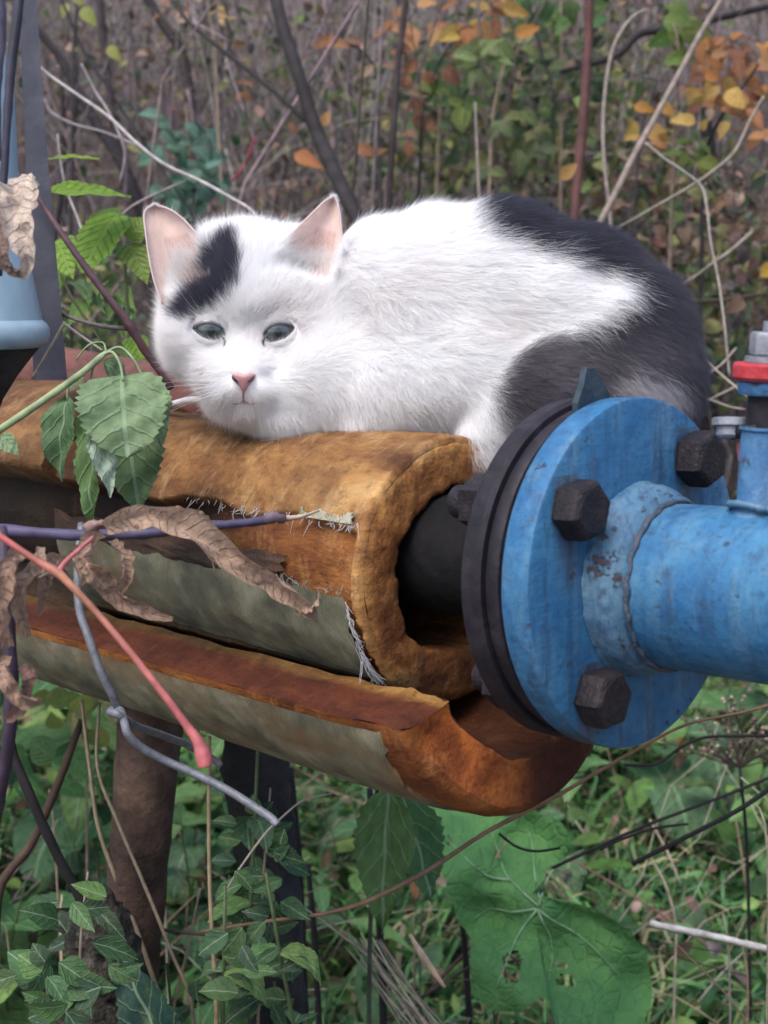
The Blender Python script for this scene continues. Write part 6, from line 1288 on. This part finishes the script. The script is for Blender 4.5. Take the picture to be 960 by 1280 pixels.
for px, y_, h, kind, npair, size in [(30, 1.5, .38, 'broad', 3, .13), (90, 1.75, .45, 'nettle', 4, .11), (10, 1.9, .5, 'broad', 4, .12), (150, 2.1, .42, 'broad', 3, .11), (230, 1.7, .36, 'nettle', 4, .09), (260, 2.1, .45, 'nettle', 4, .10), (300, 1.55, .22, 'nettle', 4, .09), (400, 1.8, .34, 'nettle', 4, .09), (440, 2.1, .5, 'broad', 3, .10), (520, 2.2, .45, 'nettle', 4, .10), (600, 2.2, .4, 'broad', 3, .12), (700, 2.0, .36, 'nettle', 4, .09), (760, 2.3, .42, 'broad', 3, .12), (820, 2.1, .38, 'lance', 5, .15), (880, 2.4, .42, 'broad', 3, .13), (930, 1.9, .30, 'lance', 5, .14), (960, 2.3, .46, 'broad', 3, .12), (850, 1.7, .24, 'nettle', 4, .08), (340, 2.4, .5, 'nettle', 4, .1), (60, 2.4, .5, 'broad', 4, .12), (180, 2.5, .55, 'nettle', 4, .1), (900, 2.9, .5, 'nettle', 4, .1), (950, 3.2, .6, 'broad', 3, .11), (860, 3.1, .7, 'nettle', 5, .09), (640, 1.55, .12, 'nettle', 3, .07), (20, 1.25, .15, 'broad', 2, .10), (560, 1.5, .10, 'nettle', 3, .07), (780, 1.55, .14, 'nettle', 3, .08), (110, 1.4, .2, 'broad', 3, .10), (400, 1.45, .12, 'nettle', 3, .08), (470, 1.7, .3, 'lance', 4, .12), (200, 1.4, .2, 'nettle', 3, .08), (330, .98, .72, 'nettle', 8, .06), (312, 1.0, .62, 'nettle', 7, .065), (356, .96, .66, 'nettle', 7, .06), (292, 1.02, .52, 'nettle', 6, .07), (372, 1.04, .5, 'broad', 5, .06), (60, .92, .5, 'nettle', 6, .06), (112, .90, .42, 'broad', 5, .055), (150, .92, .4, 'nettle', 5, .06), (225, 1.05, .5, 'nettle', 6, .07), (300, 1.3, .16, 'broad', 3, .09), (90, 1.22, .26, 'broad', 3, .09), (40, 1.1, .22, 'nettle', 4, .07), (390, 1.25, .2, 'broad', 2, .09), (250, 1.3, .3, 'nettle', 4, .08), (860, 1.45, .2, 'broad', 3, .09), (930, 1.5, .22, 'nettle', 4, .08), (20, 1.55, .42, 'broad', 4, .13), (110, 1.9, .52, 'broad', 4, .14), (60, 1.6, .4, 'nettle', 4, .12), (280, 1.9, .42, 'nettle', 4, .11), (830, 2.0, .4, 'broad', 3, .14), (760, 1.9, .34, 'nettle', 4, .1), (900, 2.1, .42, 'broad', 4, .14), (720, 2.6, .5, 'lance', 5, .13), (820, 2.7, .5, 'nettle', 4, .1), (920, 2.6, .62, 'nettle', 4, .09)]:
    lab = {'broad': 'green plant with broad rounded leaves in the undergrowth', 'nettle': 'green nettle with toothed leaves in the undergrowth', 'lance': 'green plant with long narrow leaves in the undergrowth'}[kind]
    herb(px, y_, h, kind, npair, size, lab, {'broad': 'broad leaved plants in the undergrowth', 'nettle': 'nettles in the undergrowth', 'lance': 'narrow leaved plants in the undergrowth'}[kind], (rng.normal(0, .05), -.05+rng.normal(0, .05)))

# the large holed leaf at the bottom
bd = thing('burdock_leaf', P(675, 1135, 1.30), 'very large holed green burdock leaf at the bottom of the photo', 'leaf')
poly = np.array([(674, 1104), (688, 1084), (712, 1066), (706, 1034), (664, 1012), (612, 1006), (560, 1002), (526, 1012), (540, 1060), (556, 1100), (566, 1135), (588, 1180), (588, 1230), (606, 1258), (650, 1264), (684, 1246), (700, 1296), (752, 1310), (802, 1288), (814, 1216), (796, 1172), (770, 1152), (736, 1134), (704, 1126), (682, 1124)], float)
cb0 = np.array([664., 1118.]); ring = smooth_path(np.concatenate([poly, poly[:1]]), 5)[:-1]; nb2 = len(ring); nrad = 26; g = Geo(); Vp = []; UVp = []
ring = ring+np.stack([3.0*np.sin(np.arange(nb2)*1.3), 3.0*np.cos(np.arange(nb2)*1.7)], 1)*0.6
for a in range(nrad):
    s = a/(nrad-1)
    for b in range(nb2):
        q = cb0+(ring[b]-cb0)*s; dd = 1.36-0.0006*(q[1]-1100)+0.026*math.sin(b*.20+2)*s**2+0.010*math.sin(q[0]*.05+q[1]*.03)+0.012*math.sin(q[0]*.025-q[1]*.05)+0.004*vnoise(np.array([q[0]*.06, q[1]*.06, 0]))
        Vp.append(P(q[0], q[1], dd)); UVp.append((q[0]/270, q[1]/270))
i = np.arange(nrad-1)[:, None]*nb2; j = np.arange(nb2)[None]; Fp = np.stack([i+j, i+nb2+j, i+nb2+(j+1) % nb2, i+(j+1) % nb2], -1).reshape(-1, 4)
cen2 = np.array([proj(np.mean([Vp[q] for q in f], 0))[:2] for f in Fp]); hole = np.zeros(len(Fp), bool)
for (hx, hy, ha, hb) in ((640, 1208, 13, 19), (710, 1226, 13, 7), (702, 1205, 9, 5), (688, 1098, 7, 16), (560, 1052, 5, 4)): hole |= ((cen2[:, 0]-hx)/ha)**2+((cen2[:, 1]-hy)/hb)**2 < 1
def mk_bd():
    m, nt, b = new_mat('burdock_blade'); uv = uvco(nt)
    c = ramp(nt, noise(nt, uv, 7, 6, .6), [(0.3, (0.050, 0.14, 0.045)), (0.6, (0.075, 0.185, 0.055)), (0.8, (0.14, 0.24, 0.08))])
    v = nt.nodes.new('ShaderNodeTexVoronoi'); v.feature = 'DISTANCE_TO_EDGE'; v.inputs['Scale'].default_value = 14; nt.links.new(uv, v.inputs[0])
    c = mix(nt, ramp(nt, v.outputs['Distance'], [(0.0, (0.10,)*3), (0.05, (0,)*3)]), c, (0.12, 0.27, 0.13)); nt.links.new(c, b.inputs['Base Color']); b.inputs['Roughness'].default_value = .7; b.inputs['Specular IOR Level'].default_value = .2
    bump(nt, b, math_n(nt, 'ADD', math_n(nt, 'MINIMUM', v.outputs['Distance'], .12), math_n(nt, 'MULTIPLY', noise(nt, uv, 16, 5), .5)), 0.008); return m
g.add(Vp, Fp[~hole], UVp, (1, 1, 1)); g.build('leaf_blade', mk_bd(), bd)
for k, vp in enumerate(([(672, 1136), (684, 1100), (700, 1078), (730, 1062)], [(672, 1136), (678, 1152), (688, 1172), (690, 1200), (686, 1225)], [(672, 1132), (650, 1112), (632, 1092), (622, 1062), (612, 1035)], [(672, 1136), (690, 1150), (716, 1164), (742, 1185), (780, 1225)], [(674, 1122), (668, 1090), (666, 1060), (660, 1035)], [(672, 1136), (640, 1140), (612, 1136), (590, 1150)], [(640, 1100), (612, 1096), (590, 1080), (560, 1050)], [(672, 1136), (650, 1165), (636, 1195), (620, 1235)])):
    VP2 = np.array([proj(q) for q in Vp]) if k == 0 else VP2; vq = smooth_path(np.array(vp, float), 5)
    g = Geo(); add_tube(g, [P(q[0], q[1], VP2[np.argmin((VP2[:, 0]-q[0])**2+(VP2[:, 1]-q[1])**2), 2]-.0012) for q in vq], np.linspace(.0014, .0004, len(vq)), 5, 0, (0.19, 0.31, 0.17)); g.build('vein', ST, bd)
g = Geo(); add_tube(g, [P(672, 1136, 1.35), P(690, 1200, 1.42), P(700, 1400, 1.5), P(700, 1800, 1.55)], .004, 8, 5, (0.09, 0.13, 0.06)); g.build('leaf_stalk', ST, bd)
nl = thing('nettle', P(480, 1250, 1.15), 'nettle with large toothed leaves hanging under the pipe end', 'nettle')
g = Geo(); add_tube(g, [P(486, 985, 1.16), P(484, 960, 1.17), P(470, 1000, 1.2), P(462, 1200, 1.24), P(460, 1900, 1.3)], .0022, 6, 5, (0.05, 0.06, 0.04)); g.build('stem', ST, nl)
leaf_px('leaf', MAT['nettle'], nl, (486, 985, 1.16), (478, 1166, 1.14), 82, (0.085, 0.165, 0.05), (-.2, .2, -1), shape='ovate', curl=.25, fold=.3, **SL)
leaf_px('leaf', MAT['nettle'], nl, (500, 990, 1.2), (540, 1130, 1.2), 74, (0.045, 0.125, 0.045), (.3, .3, -1), shape='ovate', curl=.3, fold=.3, **SL)
dl = thing('dark_leaf', P(170, 1290, .95), 'large dark blue green leaf at the bottom left by the rotten stump', 'leaf')
leaf_px('leaf_blade', MAT['nettle'], dl, (215, 1330, .95), (150, 1185, .97), 84, (0.018, 0.055, 0.04), (-.3, .3, -1), shape='ovate', curl=.2, fold=.3, **SL)
g = Geo(); add_tube(g, [P(215, 1330, .95), P(230, 1500, 1.0), P(240, 2200, 1.1)], .003, 6, 5, (0.04, 0.05, 0.03)); g.build('leaf_stalk', ST, dl)

# single twigs and straws under the pipe
BLK = (0.012, 0.010, 0.012)
stalk('black_stalk', [(10, 880, .95), (14, 935, .95), (40, 1000, .95), (72, 1070, .96), (104, 1130, .97), (130, 1190, .98), (150, 1270, .99), (170, 2300, 1.1)], [7, 6.5, 6.5, 6.5, 7, 7.5, 8, 8], TW, BLK, 'black stem slanting down across the rotten stump at the lower left', 'stem')
stalk('brown_stalk', [(102, 900, 1.15), (84, 950, 1.15), (60, 1010, 1.15), (36, 1060, 1.15), (0, 1110, 1.15), (-60, 1900, 1.2)], [4, 5, 5.5, 5.5, 6, 6], TW, (0.05, 0.032, 0.022), 'thick brown stem crossing behind the black stem', 'stem')
stalk('dry_stalk', [(102, 875, 1.05), (112, 960, 1.05), (122, 1030, 1.05), (140, 1085, 1.05), (170, 1160, 1.05), (214, 1290, 1.05), (260, 2100, 1.1)], [2.2, 2.6, 2.8, 3, 3, 3, 3], ST, (0.19, 0.15, 0.10), 'tan straw bending down in front of the brown post', 'straw')
stalk('dry_stalk', [(124, 880, 1.02), (122, 960, 1.02), (148, 1030, 1.02), (182, 1110, 1.02), (214, 1190, 1.02), (240, 1260, 1.02), (260, 2100, 1.1)], [2, 2.2, 2.4, 2.4, 2.4, 2.4, 3], ST, (0.16, 0.13, 0.09), 'thin tan straw crossing the brown post from upper left', 'straw')
stalk('dry_stalk', [(262, 920, 1.0), (261, 1000, 1.0), (262, 1100, 1.0), (266, 1180, 1.0), (270, 1250, 1.0), (275, 2200, 1.1)], [2.2, 2.4, 2.6, 2.8, 3, 3], ST, (0.25, 0.19, 0.11), 'straight upright tan straw under the end of the red stalk', 'straw')
stalk('dry_stalk', [(414, 992, .95), (380, 1000, .95), (352, 1022, .95), (330, 1044, .95), (300, 1085, .95), (284, 1110, .95)], [1, 1.3, 1.5, 1.6, 1.5, 1], ST, (0.28, 0.24, 0.2), 'thin pale twig meeting the end of the steel wire', 'twig')
stalk('dry_stalk', [(250, 1110, 1.1), (236, 1180, 1.1), (212, 1290, 1.1), (190, 2100, 1.15)], [1.5, 1.8, 2, 2], ST, (0.24, 0.2, 0.15), 'thin straw leaning right at the bottom left', 'straw')
stalk('brown_vine', [(1000, 870, .98), (930, 890, .985), (860, 905, .99), (800, 935, 1.0), (742, 968, 1.0), (690, 998, 1.0), (642, 1022, 1.0), (600, 1045, 1.0), (540, 1085, 1.0), (490, 1112, 1.0), (450, 1130, 1.0), (400, 1143, 1.0), (330, 1152, 1.0), (250, 1165, 1.02)], [1.6, 1.8, 2, 2.2, 2.6, 2.8, 3, 3, 3, 3.2, 3.4, 2.6, 2.4, 2], ST, (0.17, 0.10, 0.06), 'long brown runner curving from under the flange to the lower left', 'runner')
stalk('dry_stalk', [(130, 1150, 1.1), (200, 1162, 1.1), (270, 1168, 1.1), (320, 1168, 1.1)], [1.8, 2.4, 2.8, 2.4], ST, (0.13, 0.09, 0.06), 'brown stalk lying level below the long brown runner', 'stalk')
for k, (pp, rr, lb) in enumerate((
    ([(990, 960, 1.3), (930, 985, 1.3), (870, 1008, 1.3), (800, 1035, 1.3), (740, 1062, 1.3), (690, 1085, 1.3)], 2.2, 'upper of the thin black twigs crossing the grass at the right'),
    ([(990, 965, 1.2), (930, 1008, 1.2), (870, 1040, 1.2), (830, 1060, 1.2), (790, 1080, 1.2)], 3.2, 'thickest black twig crossing the grass at the right'),
    ([(860, 1030, 1.25), (820, 1035, 1.25), (780, 1048, 1.25), (750, 1062, 1.25)], 1.8, 'short black twig between the two longer black ones'),
    ([(975, 920, 1.2), (930, 920, 1.2), (880, 922, 1.2), (850, 935, 1.2), (820, 955, 1.2), (780, 956, 1.2)], 2, 'black curved twig just below the blue flange'),
    ([(700, 1060, 1.2), (670, 1064, 1.2), (645, 1058, 1.2), (624, 1042, 1.2)], 1.8, 'small black twig curving over the burdock leaf'))):
    stalk('black_twig', pp, rr, TW, BLK, lb, 'twig')
stalk('white_stick', [(812, 1154, 1.35), (850, 1162, 1.35), (900, 1172, 1.35), (950, 1184, 1.35), (1000, 1194, 1.35)], [4, 5, 5.2, 5.2, 5], ST, (0.46, 0.43, 0.40), 'bleached white stick lying in the grass at the lower right', 'stick', n=5, lump=.12)
stalk('white_stick', [(668, 1128, 1.45), (690, 1132, 1.45), (714, 1137, 1.45)], [4, 4.5, 3.5], ST, (0.42, 0.40, 0.37), 'short bleached stick behind the notch of the burdock leaf', 'stick', n=5, lump=.12)
stalk('dry_stalk', [(818, 1080, 1.4), (828, 1098, 1.4), (838, 1125, 1.4), (845, 1160, 1.4), (848, 1215, 1.4)], [1.5, 1.8, 2, 1.8, 1.4], ST, (0.36, 0.3, 0.22), 'pale straw dropping across the left end of the white stick', 'straw')
stalk('straw_blade', [(512, 1168, 1.25), (530, 1198, 1.25), (556, 1234, 1.25)], [2, 5, 2], ST, (0.50, 0.36, 0.24), 'short wide pale splinter left of the burdock leaf', 'splinter')
for k in range(16):
    x_ = rng.uniform(430, 480); stalk('dry_stalk', [(x_, 1165+20*rng.random(), 1.3), (x_+30, 1220, 1.28), (x_+75+40*rng.random(), 1310, 1.26)], [1, 1.4, 1.4], ST, tuple(pick([(0.32, 0.29, 0.2), (0.2, 0.17, 0.12)], 1, .2)[0]), 'pale straw', 'straw', 'pale straws at the bottom centre', sm=4, n=5); ORD.append(('sheaf', x_, C.objects[-1]))
for k in range(40):
    x_ = rng.uniform(0, 960); y0 = rng.uniform(960, 1200); d = rng.uniform(1.25, 1.9); a = rng.normal(0, .6); l_ = rng.uniform(60, 190)
    stalk('dry_stalk', [(x_, y0, d), (x_+a*l_*.5+rng.normal(0, 5), y0+l_*.5, d), (x_+a*l_, y0+l_, d)], [1, 1.5, 1.6], ST, tuple(pick([(0.32, 0.27, 0.19), (0.18, 0.13, 0.09), (0.06, 0.045, 0.04), (0.25, 0.18, 0.11)], 1, .2)[0]), 'thin straw', 'straw', 'thin straws in the undergrowth', sm=4, n=5); ORD.append(('straws', x_, C.objects[-1]))
# dark dead stems under the pipe and a dry umbel at the right
for k, (x_, y0, r_, d) in enumerate(((362, 960, 6, 1.35), (462, 985, 5, 1.4), (385, 1080, 4, 1.5), (575, 1120, 4, 1.5), (300, 1000, 4, 1.6))):
    stalk('dark_stalk', [(x_, y0, d), (x_+8, y0+90, d), (x_+14, y0+200, d), (x_+18, 1300, d), (x_+20, 1900, d+.05)], [r_*.8, r_, r_, r_, r_], TW, BLK, ['dark stem right of the black post', 'dark stem behind the hanging nettle leaf', 'thin dark stem left of the hanging nettle leaf', 'dark stem tip at the edge of the burdock leaf', 'thin dark stem behind the black post'][k], 'stem')
um = thing('dry_umbel', P(900, 900, 1.5), 'dry brown seed head on dark rays below the blue pipe at the right', 'seed head')
g = Geo(); c0 = (925, 960, 1.5); add_tube(g, [P(*c0), P(935, 1100, 1.55), P(940, 1500, 1.6)], .002, 6, 4, BLK)
sd_pts = []
for k in range(26):
    a = rng.uniform(-2.9, -.2); l_ = rng.uniform(30, 110); q = (c0[0]+l_*math.cos(a), c0[1]+l_*math.sin(a)*.9, 1.5+rng.normal(0, .04)); add_tube(g, [P(*c0), P((c0[0]+q[0])/2+rng.normal(0, 4), (c0[1]+q[1])/2, 1.5), P(*q)], .0009, 4, 4, (0.05, 0.035, 0.03)); sd_pts.append(P(*q))
g.build('rays', ST, um); g = Geo()
for q in sd_pts:
    for k in range(5):
        c_ = q+rng.normal(0, .005, 3); add_tube(g, [c_-[0, 0, .002], c_, c_+[0, 0, .002]], [.0008, .0028, .0008], 5, 0, tuple(pick([(0.12, 0.07, 0.06), (0.3, 0.22, 0.18), (0.06, 0.04, 0.04)], 1, .2)[0]))
o = g.build('seeds', ST, um); o['kind'] = 'stuff'

# every repeat gets a label of its own, by its order in the row and what it stands by
_ones = ['', 'first', 'second', 'third', 'fourth', 'fifth', 'sixth', 'seventh', 'eighth', 'ninth', 'tenth', 'eleventh', 'twelfth', 'thirteenth', 'fourteenth', 'fifteenth', 'sixteenth', 'seventeenth', 'eighteenth', 'nineteenth', 'twentieth']
def ordinal(k): return _ones[k] if k <= 20 else ('twenty ' if k < 30 else 'thirty ' if k < 40 else 'forty ')+_ones[k % 10] if k % 10 else {30: 'thirtieth', 40: 'fortieth'}[k]
def side_of(px): return 'at the far left' if px < 110 else 'near the brown post' if px < 240 else 'near the black post' if px < 400 else 'below the pipe end' if px < 560 else 'by the burdock leaf' if px < 820 else 'in the grass at the right'
def side_up(px): return 'at the far left' if px < 170 else 'above the cat head' if px < 440 else 'above the cat back' if px < 700 else 'above the cat rump' if px < 860 else 'at the far right'
for kd, txt in (('stems', '%s bare thicket stem from the left, standing %s'), ('straws', '%s thin dead straw from the left, %s'), ('sheaf', '%s pale straw from the left in the sheaf at the bottom centre'), ('nettle', '%s undergrowth nettle from the left, growing %s'), ('broad', '%s broad leaved plant from the left, growing %s'), ('lance', '%s narrow leaved plant from the left, growing %s')):
    for k, (_, px, o) in enumerate(sorted([q for q in ORD if q[0] == kd], key=lambda q: q[1])):
        o['label'] = txt % (ordinal(k+1) if kd == 'sheaf' else (ordinal(k+1), side_up(px) if kd == 'stems' else side_of(px)))

twig_with('yellowing_weed', [(100, 870, 1.5), (104, 900, 1.5), (108, 940, 1.5), (110, 1300, 1.55), (112, 1700, 1.6)], [1.2, 1.4, 1.6, 2, 2.4], TAN, 'weed with yellowing leaves just under the left end of the pipe', 'weed', rnd_leaves(100, 885, 1.5, 40, 30, 18, 34, [(0.34, 0.36, 0.08), (0.42, 0.38, 0.16), (0.22, 0.30, 0.07)])+rnd_leaves(60, 960, 1.5, 50, 30, 10, 44, [(0.10, 0.22, 0.07), (0.14, 0.26, 0.1)]), MAT['lime'])

DG = [(0.035, 0.085, 0.035), (0.05, 0.11, 0.04), (0.07, 0.14, 0.045), (0.03, 0.065, 0.035)]
twig_with('weed', [(338, 985, 1.04), (332, 1060, 1.04), (326, 1160, 1.04), (322, 1300, 1.05), (320, 1900, 1.08)], [1.4, 1.8, 2, 2.4, 3], TAN, 'leafy dark green weed climbing in front of the black post', 'weed', rnd_leaves(322, 1080, 1.04, 34, 90, 34, 36, DG, serr=.14)+rnd_leaves(330, 1200, 1.02, 60, 60, 30, 44, DG, serr=.14), MAT['nettle'])
twig_with('weed', [(110, 1090, .92), (104, 1140, .92), (100, 1200, .92), (98, 1300, .93), (96, 2200, 1.0)], [1.4, 1.8, 2, 2.4, 3], TAN, 'leafy green weed in front of the rotten stump', 'weed', rnd_leaves(100, 1180, .92, 50, 60, 20, 50, DG, serr=.14)+rnd_leaves(50, 1230, .9, 50, 50, 12, 60, DG), MAT['nettle'])
